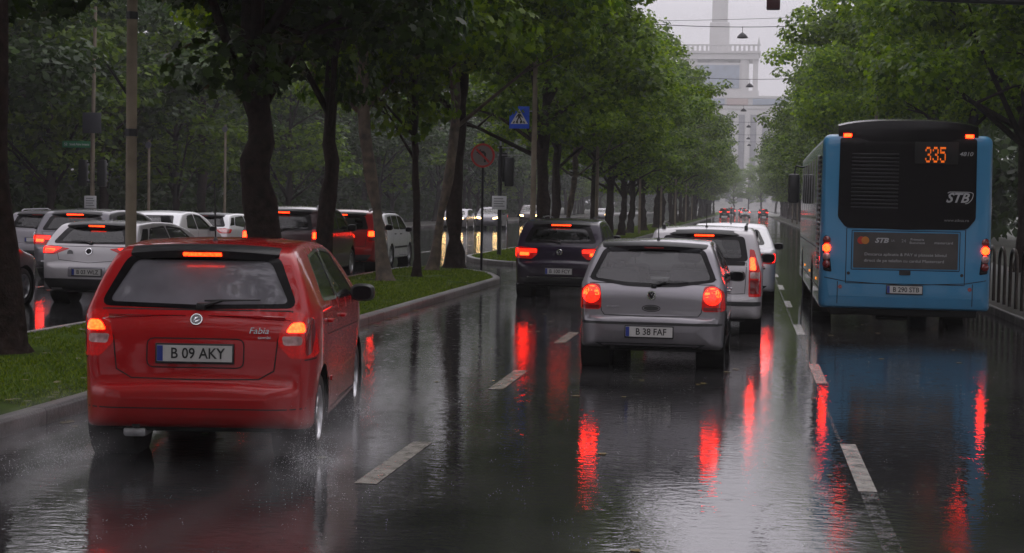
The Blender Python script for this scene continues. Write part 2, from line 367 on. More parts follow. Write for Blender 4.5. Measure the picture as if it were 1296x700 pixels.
def lettering(body, size, mat, parent, loc, rx=90, rz=0, name='lettering', **kw):
    """text that faces -y when rx=90"""
    me = text_mesh(body, size, **kw); me.materials.clear(); me.materials.append(mat)
    me.transform(Matrix.Translation(loc) @ Matrix.Rotation(R_(rz), 4, 'Z') @ Matrix.Rotation(R_(rx), 4, 'X'))
    return link(bpy.data.objects.new(name, me), parent)

# ------------------------------------------------------------------ lofted vehicle shells
def pchip(P, q):
    P = np.array(P, float); x, y = P[:, 0], P[:, 1]
    h = np.diff(x); d = np.diff(y)/h; m = np.zeros(len(x))
    m[0], m[-1] = d[0], d[-1]
    for i in range(1, len(x)-1):
        if d[i-1]*d[i] > 0:
            w1, w2 = 2*h[i]+h[i-1], h[i]+2*h[i-1]; m[i] = (w1+w2)/(w1/d[i-1]+w2/d[i])
    q = np.clip(q, x[0], x[-1]); i = np.clip(np.searchsorted(x, q)-1, 0, len(x)-2)
    t = (q-x[i])/h[i]
    return (2*t**3-3*t**2+1)*y[i]+(t**3-2*t**2+t)*h[i]*m[i]+(-2*t**3+3*t**2)*y[i+1]+(t**3-t**2)*h[i]*m[i+1]
def rnd(pts, r, n=5):
    out = []; k = len(pts)
    for i in range(k):
        a, b, c = (np.array(pts[j % k], float) for j in (i-1, i, i+1))
        la, lc = np.linalg.norm(a-b), np.linalg.norm(c-b)
        ra = min(r, la*.49); rc = min(r, lc*.49)
        p, q = b+(a-b)/la*ra, b+(c-b)/lc*rc
        for t in np.linspace(0, 1, n): out.append(tuple((1-t)**2*p+2*t*(1-t)*b+t*t*q))
    return out
def sym(half): return list(half)+[(-x, z) for x, z in reversed(half) if abs(x) > 1e-6]
def flipx(o): return [(-x, z) for x, z in o][::-1]
def densify(poly, step):
    out = []; n = len(poly)
    for i in range(n):
        a, b = np.array(poly[i]), np.array(poly[(i+1) % n]); k = max(1, int(np.linalg.norm(b-a)/step))
        for j in range(k): out.append(tuple(a+(b-a)*j/k))
    return out
def inpoly(P, poly):
    P = np.asarray(P); poly = np.asarray(poly); x, y = P[:, 0], P[:, 1]; c = np.zeros(len(P), bool); n = len(poly)
    for i in range(n):
        x1, y1 = poly[i]; x2, y2 = poly[i-1]
        if y1 == y2: continue
        k = ((y1 > y) != (y2 > y)) & (x < (x2-x1)*(y-y1)/(y2-y1)+x1)
        c ^= k
    return c
def shrink(poly, d):
    P = np.array(poly); n = len(P)
    area = .5*np.sum(P[:, 0]*np.roll(P[:, 1], -1)-np.roll(P[:, 0], -1)*P[:, 1]); s = 1 if area > 0 else -1
    out = []
    for i in range(n):
        t = P[(i+1) % n]-P[i-1]; l = np.linalg.norm(t)+1e-9
        out.append(tuple(P[i]+s*np.array([-t[1], t[0]])/l*d))
    return out
VIEW = {'rear': (Vector((0, 1, 0)), lambda a, b: Vector((a, -3, b))), 'front': (Vector((0, -1, 0)), lambda a, b: Vector((a, 20, b))),
        'right': (Vector((-1, 0, 0)), lambda a, b: Vector((4, a, b))), 'left': (Vector((1, 0, 0)), lambda a, b: Vector((-4, a, b))),
        'top': (Vector((0, 0, -1)), lambda a, b: Vector((a, b, 8)))}
class Shell:
    def __init__(s, top, bot, plan, hw, belt, roof, tumble=.2, r=.09, crown=.03, step=.035, under=.04, belt_in=.012, nside=22, ntop=14):
        s.hwm = hw; s.belt = belt; s.roof = roof; s.tumble = tumble; s.plan = plan; s.under = under; s.belt_in = belt_in
        Lc = top[-1][0]; s.L = Lc
        yy = np.concatenate([np.linspace(0, .6, 600), np.linspace(.6, Lc-.4, 400)[1:], np.linspace(Lc-.4, Lc, 300)[1:]])
        zz = pchip(top, yy); arc = np.concatenate([[0], np.cumsum(np.hypot(np.diff(yy), np.diff(zz)))])
        n = int(arc[-1]/step); ys = np.interp(np.linspace(0, arc[-1], n), arc, yy)
        s.top = top; s.bot = bot
        V = []; ring = None
        for y in ys:
            T = float(pchip(top, np.array([y]))[0]); B = float(pchip(bot, np.array([y]))[0])
            if T-B < .02: T = B+.02
            rr = min(r, (T-B)*.45); rb = min(.05, (T-B)*.3)
            c = []
            wT = s.hw(y, T-rr)
            cr = crown*min(1, (T-B)/.3)
            for k in range(ntop):
                x = (wT-rr)*k/(ntop-1); c.append((x, T-cr*(x/max(wT, 1e-3))**2))
            zt = T-cr*((wT-rr)/max(wT, 1e-3))**2
            for k in range(1, 6):
                a = math.pi/2*k/6; c.append((wT-rr+rr*math.sin(a), zt-rr+rr*math.cos(a)))
            z0, z1 = zt-rr, B+rb
            for k in range(nside+1):
                z = z0+(z1-z0)*k/nside; c.append((s.hw(y, z), z))
            wB = s.hw(y, z1)
            for k in range(1, 4):
                a = math.pi/2*k/3; c.append((wB-rb+rb*math.cos(a), B+rb-rb*math.sin(a)))
            for k in range(1, 4): c.append(((wB-rb)*(1-k/3), B))
            full = c+[(-x, z) for x, z in reversed(c[1:-1])]
            ring = len(full); V += [(x, y, z) for x, z in full]
        m = len(ys); F = []
        for i in range(m-1):
            for k in range(ring): F.append((i*ring+k, i*ring+(k+1) % ring, (i+1)*ring+(k+1) % ring, (i+1)*ring+k))
        s.V = np.array(V); s.F = np.array(F); s.caps = [list(range(ring))[::-1], [(m-1)*ring+k for k in range(ring)]]
        s.bvh = BVHTree.FromPolygons([tuple(v) for v in V], [tuple(f) for f in F]+[tuple(c) for c in s.caps])
        s.keep = np.ones(len(F), bool)
        a = s.V[s.F]; nrm = np.cross(a[:, 2]-a[:, 0], a[:, 3]-a[:, 1]); nrm /= np.linalg.norm(nrm, axis=1)[:, None]+1e-12
        cen = a.mean(1); mid = np.array([0, 0, .8]); out = ((cen-np.array([0, s.L/2, .7]))*nrm).sum(1)
        if np.median(np.sign(out)) < 0: s.F = s.F[:, ::-1]; s.caps = [c[::-1] for c in s.caps]; nrm = -nrm
        s.nrm = nrm; s.cen = cen
    def hw(s, y, z):
        p = float(pchip(s.plan, np.array([y]))[0])
        if z > s.belt:
            t = (z-s.belt)/(s.roof-s.belt); g = 1-s.belt_in*min(1, t*6)-s.tumble*t**1.15
        else:
            t = (s.belt-z)/s.belt; g = 1-s.under*max(0, t-.25)**1.5-.018*max(0, 1-abs(t-.25)*2)*0
        return s.hwm*p*g
    def hit(s, view, a, b):
        d, o = VIEW[view]
        h, n, i, dist = s.bvh.ray_cast(o(a, b), d)
        if h is None:
            o_ = o(a, b); o_ = o_+d*3.2
            h, n, i, dist = s.bvh.find_nearest(o_)
        if n.dot(d) > 0: n = -n
        return h, n
    def mask(s, view):
        d = VIEW[view][0]; dots = -(s.nrm @ np.array(d[:]))
        if view == 'rear': return (dots > .12) & (s.cen[:, 1] < s.L*.45)
        if view == 'front': return (dots > .12) & (s.cen[:, 1] > s.L*.45)
        if view == 'top': return dots > .3
        return dots > .3
    def to2(s, view, V):
        if view in ('rear', 'front'): return V[:, [0, 2]]
        if view == 'top': return V[:, [0, 1]]
        return V[:, [1, 2]]
    def cut(s, view, poly, snap=.026):
        poly = np.array(densify(poly, .02)); mk = s.mask(view) & s.keep
        vi = np.unique(s.F[mk]); P = s.to2(view, s.V[vi])
        lo, hi = poly.min(0)-.1, poly.max(0)+.1
        sel = ((P > lo) & (P < hi)).all(1); vi = vi[sel]; P = P[sel]
        if len(vi) == 0: return
        D = np.linalg.norm(P[:, None]-poly[None], axis=2); j = D.argmin(1); near = D[np.arange(len(vi)), j] < snap
        for v, q in zip(vi[near], poly[j[near]]):
            h, n = s.hit(view, *q); s.V[v] = h[:]
        C = s.V[s.F].mean(1)
        s.keep &= ~(mk & inpoly(s.to2(view, C), poly))
    def cut_wheel(s, y, z, r):
        for sd in ('right', 'left'):
            s.cut(sd, [(y+r*math.cos(a), z+r*math.sin(a)) for a in np.linspace(0, 2*math.pi, 40, endpoint=False)])
        C = s.V[s.F].mean(1)
        s.keep &= ~((np.hypot(C[:, 1]-y, C[:, 2]-z) < r) & (abs(C[:, 0]) > s.hwm-.30))
    def body(s, name, mat, parent):
        F = s.F[s.keep]; used = np.unique(F); mp = np.full(len(s.V), -1); mp[used] = np.arange(len(used))
        faces = [tuple(f) for f in mp[F]]+[tuple(mp[i] for i in c) for c in s.caps if all(mp[i] >= 0 for i in c)]
        return mobj(name, s.V[used], faces, mat, parent, 40)
    def drape(s, name, view, poly, mat, parent, off=.004, cell=.035, hole=None, skirt=0., smooth=50):
        poly = densify(poly, cell); hole = densify(hole, cell) if hole else None
        lo, hi = np.min(poly, 0), np.max(poly, 0)
        gx = np.arange(lo[0]+cell*.5, hi[0], cell); gy = np.arange(lo[1]+cell*.5, hi[1], cell)
        G = np.array([(x, y) for x in gx for y in gy]).reshape(-1, 2)
        if len(G):
            G = G[inpoly(G, shrink(poly, cell*.35))]
            if hole is not None and len(G): G = G[~inpoly(G, shrink(hole, -cell*.35))]
        pts = [Vector(p) for p in poly]; ed = [(i, (i+1) % len(poly)) for i in range(len(poly))]
        if hole:
            b = len(pts); pts += [Vector(p) for p in hole]; ed += [(b+i, b+(i+1) % len(hole)) for i in range(len(hole))]
        pts += [Vector(p) for p in G]
        v2, e2, f2, *_ = delaunay_2d_cdt(pts, ed, [], 0, 1e-6)
        P = np.array([v[:] for v in v2]); f2 = np.array([f for f in f2 if len(f) == 3]); C = P[f2].mean(1)
        ok = inpoly(C, poly)
        if hole: ok &= ~inpoly(C, hole)
        f2 = f2[ok]
        V = []; Nn = []
        for p in P:
            h, n = s.hit(view, *p); V.append(np.array(h[:])+np.array(n[:])*off); Nn.append(np.array(n[:]))
        V = np.array(V); F = []
        d = np.array(VIEW[view][0][:])
        for f in f2:
            nn = np.cross(V[f[1]]-V[f[0]], V[f[2]]-V[f[0]])
            F.append(list(f) if nn @ d < 0 else list(f[::-1]))
        if skirt:
            cnt = {}
            for f in F:
                for i in range(3):
                    e = (f[i], f[(i+1) % 3]); cnt[e] = 1
            bd = [e for e in cnt if (e[1], e[0]) not in cnt]
            mp = {}; V = list(V)
            for a, b in bd:
                for q in (a, b):
                    if q not in mp: mp[q] = len(V); V.append(V[q]-Nn[q]*skirt)
                F.append([b, a, mp[a], mp[b]])
        return mobj(name, np.array(V), F, mat, parent, smooth)
    def strips(s, name, lines, mat, parent, w=.0045, off=.0012):
        for view, line, closed in lines:
            V = []; F = []
            pts = densify(line, .03) if closed else [tuple(np.array(a)+(np.array(b)-np.array(a))*k/max(1, int(np.linalg.norm(np.subtract(b, a))/.03))) for a, b in zip(line[:-1], line[1:]) for k in range(max(1, int(np.linalg.norm(np.subtract(b, a))/.03)))]+[line[-1]]
            n = len(pts)
            for i in range(n):
                p = np.array(pts[i]); a = np.array(pts[(i-1) % n] if closed or i else pts[i]); c = np.array(pts[(i+1) % n] if closed or i < n-1 else pts[i])
                t = c-a; t = t/(np.linalg.norm(t)+1e-9); q = np.array([-t[1], t[0]])*w
                for sgn in (1, -1):
                    h, nn = s.hit(view, *(p+q*sgn)); V.append(np.array(h[:])+np.array(nn[:])*off)
            for i in range(n if closed else n-1):
                j = (i+1) % n; F.append([2*i, 2*i+1, 2*j+1, 2*j])
            mobj(name, V, F, mat, parent, 60)

def make_wheel(root, x, y, r, w, side, rim=M['alloy'], spokes=7, hub=False):
    """tyre + rim, axis x"""
    cx = x-side*w/2
    prof = [(r*.62, -w*.42), (r*.72, -w*.5), (r*.9, -w*.5), (r*.975, -w*.40), (r, -w*.25), (r*.985, -w*.09), (r*.985, -w*.06), (r, -w*.05), (r, w*.05), (r*.985, w*.06), (r*.985, w*.09), (r, w*.25), (r*.975, w*.40), (r*.9, w*.5), (r*.72, w*.5), (r*.62, w*.42)]
    t = MB().lathe(prof, 40, 'x', Matrix.Translation((cx, y, r))).build('wheel', M['rubber'], root, 50)
    m = MB(); mt = Matrix.Translation((cx, y, r))
    m.lathe([(r*.68, side*w*.46), (r*.64, side*w*.48), (r*.60, side*w*.40), (r*.58, -side*w*.2), (.02, -side*w*.2)], 36, 'x', mt)
    m.lathe([(r*.16, side*w*.36), (r*.13, side*w*.42), (.004, side*w*.43)], 20, 'x', mt)
    for k in range(spokes):
        a = 2*math.pi*k/spokes
        rot = mt @ Matrix.Rotation(a, 4, 'X')
        m.box((min(side*w*.26, side*w*.38), -r*.085, r*.12), (max(side*w*.26, side*w*.38), r*.085, r*.62), .008, rot)
    m.build('rim', rim, t, 40)
    return t
def plate(root, x, y, z, text, tilt=0., w=.52, h=.112, ink=True, sx=.9):
    o = MB().box((x-w/2-.012, y-.008, z-h/2-.016), (x+w/2+.012, y+.012, z+h/2+.012), .004).build('number_plate', M['black'], root)
    MB().box((x-w/2, y-.0125, z-h/2), (x+w/2, y-.0085, z+h/2), 0).build('plate_face', M['plate'], o)
    MB().box((x-w/2+.002, y-.0150, z-h/2+.003), (x-w/2+.042, y-.0128, z+h/2-.003), 0).build('plate_band', M['plate_blue'], o)
    if text: lettering(text, h*.92, M['ink'], o, (x+.022, y-.0140, z-.002), bold=.0014, depth=.001, sx=sx)
    return o
def mirror_housing(root, x, y, z, side, mat, w=.20, h=.14):
    m = MB(); n = 14
    V = []; F = []
    prof = [(-.06, .35), (-.055, .8), (-.03, .96), (.02, 1.), (.07, .82), (.10, .45), (.108, .1)]
    for (dy, k) in prof:
        for q in range(18):
            a = 2*math.pi*q/18; ca, sa = math.cos(a), math.sin(a)
            px = math.copysign(abs(ca)**.7, ca)*w/2*k; pz = math.copysign(abs(sa)**.7, sa)*h/2*k
            V.append((x+side*w/2+px, y+dy, z+pz))
    for i in range(len(prof)-1):
        for q in range(18): F.append([i*18+q, i*18+(q+1) % 18, (i+1)*18+(q+1) % 18, (i+1)*18+q])
    F.append(list(range(18))); F.append([(len(prof)-1)*18+q for q in range(18)][::-1])
    m.add(V, F); m.box((min(x-side*.06, x+side*.05), y-.015, z-h*.42), (max(x-side*.06, x+side*.05), y+.035, z-h*.12), .008)
    o = m.build('wing_mirror', mat, root, 50)
    mg = MB(); k = 18
    mg.add([(x+side*w/2+math.copysign(abs(math.cos(2*math.pi*q/k))**.7, math.cos(2*math.pi*q/k))*w*.37, y-.062, z+math.copysign(abs(math.sin(2*math.pi*q/k))**.7, math.sin(2*math.pi*q/k))*h*.37) for q in range(k)], [list(range(k))])
    mg.build('mirror_glass', M['gloss'], o)
    return o
def seat(root, x, y, z, high=True):
    m = MB()
    m.box((x-.24, y-.05, z), (x+.24, y+.45, z+.16), .05)
    rot = Matrix.Translation((x, y, z+.12)) @ Matrix.Rotation(R_(12), 4, 'X')
    m.box((-.23, -.07, 0), (.23, .07, .60), .05, rot)
    o = m.build('seat', M['cloth'], root, 45)
    h = MB(); h.box((-.13, -.05, .68), (.13, .05, .86), .045, rot)
    h.tube([rot @ Vector((-.06, 0, .58)), rot @ Vector((-.06, 0, .70))], .008, 6); h.tube([rot @ Vector((.06, 0, .58)), rot @ Vector((.06, 0, .70))], .008, 6)
    h.build('headrest', M['cloth'], o, 45)
def wiper(root, sh, x0, x1, z, y_off=.02):
    m = MB()
    a, n = sh.hit('rear', x0, z-.035); b, _ = sh.hit('rear', x0+(x1-x0)*.35, z+.005); c, _ = sh.hit('rear', x1, z+.012)
    o = Vector((0, -y_off, .006))
    m.tube([a+o, b+o], [.016, .010], 8); m.tube([b+o*1.2-(c-b)*.45, b+o*1.2, c+o], [.006, .009, .005], 6)
    m.box((a.x-.03, a.y-.035, a.z-.02), (a.x+.03, a.y+.02, a.z+.03), .01)
    m.build('rear_wiper', M['black'], root)
def antenna(root, x, y, z, l, lean=-.35):
    m = MB().lathe([(.022, 0), (.020, .012), (.010, .030), (.006, .036)], 10, 'z', Matrix.Translation((x, y, z-.006)), caps=True)
    m.tube([(x, y, z+.02), (x, y+lean*l*.5, z+l*.5), (x, y+lean*l, z+l)], [.006, .0055, .005], 6)
    m.build('antenna', M['black'], root)
def handle(root, sh, side, y, z, mat):
    h, n = sh.hit(side, y, z); s = 1 if side == 'right' else -1
    MB().box((min(h.x-.004*s, h.x+.034*s), y-.085, z-.014), (max(h.x-.004*s, h.x+.034*s), y+.085, z+.014), .01).build('door_handle', mat, root)
def well(root, y, z, r, hw):
    for s in (1, -1):
        m = MB(); x0, x1 = s*(hw-.015), s*(hw-.33)
        m.lathe([(r, x0), (r, x1), (.02, x1)], 32, 'x', Matrix.Translation((0, y, z)))
        m.build('wheel_arch', M['gap'], root)

def smooth_poly(pts): return rnd(pts, .04)

CARS = {}
def car(name, label, loc, yaw, spec, mat, cat='car', group=None):
    """spec: dict of outlines and options; local frame x right, y forward from the rear bumper, z up"""
    root = thing(name, label, cat, (*loc, 0), R_(yaw), group)
    S = spec
    sh = Shell(S['top'], S['bot'], S['plan'], S['hw'], S['belt'], S['roof'], S.get('tumble', .2), S.get('r', .08), S.get('crown', .03), S.get('step', .035))
    wr = S['wr']; wy = S['wy']
    # openings
    rg = S['rear_glass']; sh_gl = S['side_glass']; ws = S['windscreen']
    wells = [(wy[0], wr), (wy[1], wr)]
    for (y, r) in wells: sh.cut_wheel(y, r+.01, r*1.16)
    sh.cut('rear', rg); sh.cut('front', ws)
    for g in sh_gl: sh.cut('right', g); sh.cut('left', g)
    body = sh.body('body', mat, root)
    gm = S.get('glass', M['glass'])
    rgo = sh.drape('rear_window', 'rear', rg, gm, root, -.002)
    sh.drape('window_border', 'rear', shrink(rg, -.012), M['gloss'], rgo, .0025, hole=rnd(S['rear_clear'], .05) if 'rear_clear' in S else shrink(rg, .045))
    w2 = sh.drape('windscreen', 'front', ws, M['glass_clear'], root, -.002, .05)
    for sd in ('right', 'left'):
        for g in sh_gl:
            go = sh.drape('side_window', sd, g, S.get('side_mat', M['glass']), root, -.003)
            sh.drape('window_seal', sd, shrink(g, -.010), S.get('seal', M['gap']), go, .002, hole=shrink(g, .014))
        if 'pillar' in S: sh.drape('pillar_trim', sd, S['pillar'], M['gloss'], root, .0015)
    # cabin
    fl = S.get('floor', .26)
    cab = MB().box((-S['hw']*.86, .45, fl), (S['hw']*.86, S['dash']+.6, fl+.03))
    cab.box((-S['hw']*.80, S['dash'], .55), (S['hw']*.80, S['dash']+.45, S['belt']-.02), .06)
    if S.get('shelf', True): cab.box((-S['hw']*.74, .34, S['belt']-.06), (S['hw']*.74, .95, S['belt']-.035), .01)
    for s in (-1, 1): cab.box((s*S['hw']*.90-.02, .5, .3), (s*S['hw']*.90+.02, S['dash'], S['belt']-.05))
    cab.build('cabin_trim', M['trim'], root)
    for x in (-.36, .36): seat(root, x, S['dash']-1.0, fl+.18)
    for x in (-.40, .40): seat(root, x, S['dash']-1.95, fl+.16)
    sw = MB(); tw = Matrix.Translation((-.36, S['dash']-.12, S['belt']-.06)) @ Matrix.Rotation(R_(-62), 4, 'X')
    sw.lathe([(.17+.014*math.cos(a), .014*math.sin(a)) for a in np.linspace(0, 2*math.pi, 9)], 24, 'z', tw); sw.build('steering_wheel', M['black'], root)
    mr = MB().box((-.12, S['mirror_y'], S['roof']-.20), (.12, S['mirror_y']+.03, S['roof']-.13), .015); mr.build('inside_mirror', M['black'], root)
    # running gear
    for (y, r) in wells:
        well(root, y, r+.01, r*1.16, S['hw'])
        for s in (1, -1): make_wheel(root, s*(S['hw']-.03), y, r, S.get('ww', .19), s, S.get('rim', M['alloy']), S.get('spokes', 7))
    und = MB().box((-S['hw']*.7, .12, S['bot'][2][1]-.06), (S['hw']*.7, S['L']-.3, S['bot'][2][1]+.05), .02)
    und.tube([(S.get('pipe', .45), .06, S['bot'][2][1]-.005), (S.get('pipe', .45), .6, S['bot'][2][1]-.01)], .028, 10)
    und.tube([(-S['hw']*.8, wy[0], wr*.95), (S['hw']*.8, wy[0], wr*.95)], .05, 10)
    und.build('underbody', M['gap'], root)
    # trim, gaps
    ln = [(v, l, c) for v, l, c in S.get('gaps', [])]
    for v, l, c in list(ln):
        if v == 'right': ln.append(('left', l, c))
    if ln: sh.strips('panel_gap', ln, M['gap'], root)
    for nm, v, poly, mt, off, sk in S.get('panels', []):
        sh.drape(nm, v, poly, mt, root, off, skirt=sk)
        if v == 'right': sh.drape(nm, 'left', poly, mt, root, off, skirt=sk)
    # lamps: list of (outline at +x, [(segment outline, material)])
    for out, segs in S.get('lamps', []):
        for s in (1, -1):
            f = (lambda o: o) if s == 1 else flipx
            lo = sh.drape('tail_lamp', 'rear', f(out), S.get('lens', M['lens_glow']), root, .006, .025, skirt=.02)
            for so, mt in segs:
                sh.drape('lamp_segment', 'rear', f(so), mt, lo, .0095, .02, skirt=.004)
    for out, mt in S.get('side_lamps', []):
        for sd in ('right', 'left'): sh.drape('lamp_wrap', sd, out, mt, root, .006, .025, skirt=.01)
    for out in S.get('headlamps', []):
        for s in (1, -1): sh.drape('headlamp', 'front', out if s == 1 else flipx(out), S.get('head', M['lens_head']), root, .006, .03, skirt=.02)
    return root, sh, body

# ---- a hatchback specification, then what each model changes
def hatch(**kw):
    S = dict(L=3.99, hw=.821, belt=1.0, roof=1.50, tumble=.19, wr=.30, wy=(.68, 3.14), dash=2.62, mirror_y=2.45, r=.075,
        top=[(0, .50), (.004, .58), (.018, .655), (.05, .70), (.095, .722), (.112, .80), (.128, .92), (.165, 1.00), (.20, 1.055), (.40, 1.405), (.46, 1.455), (.60, 1.482), (1.2, 1.508), (1.8, 1.498), (2.25, 1.44), (2.50, 1.36), (3.12, 1.01), (3.50, .92), (3.82, .80), (3.93, .66), (3.985, .55), (3.99, .50)],
        bot=[(0, .46), (.012, .36), (.05, .285), (.14, .25), (.5, .22), (3.4, .20), (3.8, .22), (3.95, .31), (3.99, .46)],
        plan=[(0, .60), (.02, .74), (.05, .83), (.10, .895), (.18, .945), (.34, .985), (.62, 1.), (2.9, 1.), (3.4, .965), (3.7, .89), (3.88, .77), (3.96, .62), (3.99, .5)],
        rear_glass=rnd(sym([(.50, 1.405), (.66, 1.075), (0, 1.062)]), .05),
        side_glass=[rnd([(.78, 1.06), (.90, 1.385), (1.55, 1.425), (1.58, 1.04)], .06), rnd([(1.64, 1.04), (1.61, 1.425), (2.15, 1.39), (2.74, 1.03)], .05)],
        windscreen=rnd(sym([(.50, 1.37), (.66, 1.03), (0, 1.02)]), .05),
        headlamps=[rnd([(.40, .70), (.72, .74), (.74, .84), (.46, .80)], .03)])
    S.update(kw); return S

def body_paint(root, mat):
    for c in root.children_recursive:
        if c.name.split('.')[0] in ('body', 'roof_spoiler', 'bumper_corner'):
            c.material_slots[0].link = 'OBJECT'; c.material_slots[0].material = mat
def set_mat(root, part, mat):
    for c in root.children_recursive:
        if c.name.split('.')[0] == part:
            c.material_slots[0].link = 'OBJECT'; c.material_slots[0].material = mat
def ell(cx, cz, rx, rz, n=22): return [(cx+rx*math.cos(a), cz+rz*math.sin(a)) for a in np.linspace(0, 2*math.pi, n, endpoint=False)]
def box2(x0, z0, x1, z1, r=.02): return rnd([(x0, z0), (x1, z0), (x1, z1), (x0, z1)], r, 4)
def spoiler(root, sh, mat, hw, y0, z, y1, th=.045, strip=None):
    """roof edge that overhangs the rear window"""
    m = MB(); V = []; F = []; n = 24
    for k in range(n+1):
        x = -hw+2*hw*k/n; e = abs(x/hw); yb = y0+.10*e**3; zc = z-.028*e**2
        a, _ = sh.hit('top', x*.985, y1)
        V += [(x, yb, zc), (x, yb+.012, zc+.012), (x, (yb+y1)/2, (zc+.02+a.z)/2+.010), (a.x, y1+.03, a.z-.004), (a.x, y1+.02, a.z-th-.02), (x, yb+.02, zc-th)]
    for k in range(n):
        b = k*6
        for q in range(6): F.append([b+q, b+(q+1) % 6, b+6+(q+1) % 6, b+6+q])
    F.append([0, 1, 2, 3, 4, 5][::-1]); F.append([n*6+q for q in range(6)])
    o = m.add(V, F).build('roof_spoiler', mat, root, 40)
    if strip:
        w, mt = strip
        sp = MB(); 
        for k in range(18):
            x = -w+2*w*(k+.06)/18; x2 = -w+2*w*(k+.94)/18
            sp.box((x, y0-.006, z-th*.80), (x2, y0+.02, z-th*.30), .003)
        sp.build('high_brake_lamp', mt, o)
    return o
def badge(root, sh, x, z, r, kind):
    h, n = sh.hit('rear', x, z)
    mt = Matrix.Translation((h.x, h.y-.004, h.z)) @ n.to_track_quat('Z', 'Y').to_matrix().to_4x4()
    # local: z out of the body, y up
    o = MB().lathe([(r, 0), (r, .006), (r*.94, .010), (r*.80, .010), (r*.78, .006)], 32, 'z', mt).build('badge', M['chrome'], root, 40)
    d = MB(); d.lathe([(r*.79, .004), (.001, .005)], 28, 'z', mt)
    if kind == 'disc':
        d.build('badge_field', M['grey_print'], o)
        w = MB()
        w.tube([(-r*.45, -r*.15, .008), (-r*.1, r*.25, .008), (r*.45, r*.4, .008)], [r*.10, r*.16, r*.05], 6, mtx=mt)
        w.tube([(-r*.5, -r*.35, .008), (r*.1, -r*.3, .008), (r*.5, -r*.05, .008)], [r*.06, r*.12, r*.05], 6, mtx=mt)
        w.build('badge_emblem', M['chrome'], o)
    elif kind == 'letters':
        d.build('badge_field', M['gap'], o)
        w = MB(); t = r*.085
        w.tube([(-r*.32, r*.72, .009), (0, r*.08, .009), (r*.32, r*.72, .009)], t, 5, mtx=mt)
        w.tube([(-r*.72, r*.3, .009), (-r*.30, -r*.68, .009), (0, -r*.02, .009), (r*.30, -r*.68, .009), (r*.72, r*.3, .009)], t, 5, mtx=mt)
        w.build('badge_emblem', M['chrome'], o)
    elif kind == 'bolt':
        d.build('badge_field', M['gap'], o)
        w = MB(); w.tube([(-r*1.0, -r*.12, .010), (r*.25, -r*.12, .010), (-r*.25, r*.12, .010), (r*1.0, r*.12, .010)], r*.10, 5, mtx=mt); w.build('badge_emblem', M['chrome'], o)
    return o
def diamonds(root, sh, x, z, r):
    h, n = sh.hit('rear', x, z); mt = Matrix.Translation((h.x, h.y-.004, h.z)) @ n.to_track_quat('Z', 'Y').to_matrix().to_4x4()
    m = MB()
    for a in (90, 210, 330):
        c = Matrix.Rotation(R_(a-90), 4, 'Z')
        q = [(0, 0), (r*.36, r*.5), (0, r), (-r*.36, r*.5)]
        m.add([(x_, y_, .0) for x_, y_ in q]+[(x_, y_, .008) for x_, y_ in q], [[4, 5, 6, 7], [0, 1, 5, 4], [1, 2, 6, 5], [2, 3, 7, 6], [3, 0, 4, 7]], mt @ c)
    m.build('badge', M['chrome'], root, 20)
def script_badge(root, sh, x, z, txt, size, **kw):
    h, n = sh.hit('rear', x, z); lettering(txt, size, M['chrome'], root, (x, h.y-.008, z), name='model_script', depth=.003, **kw)

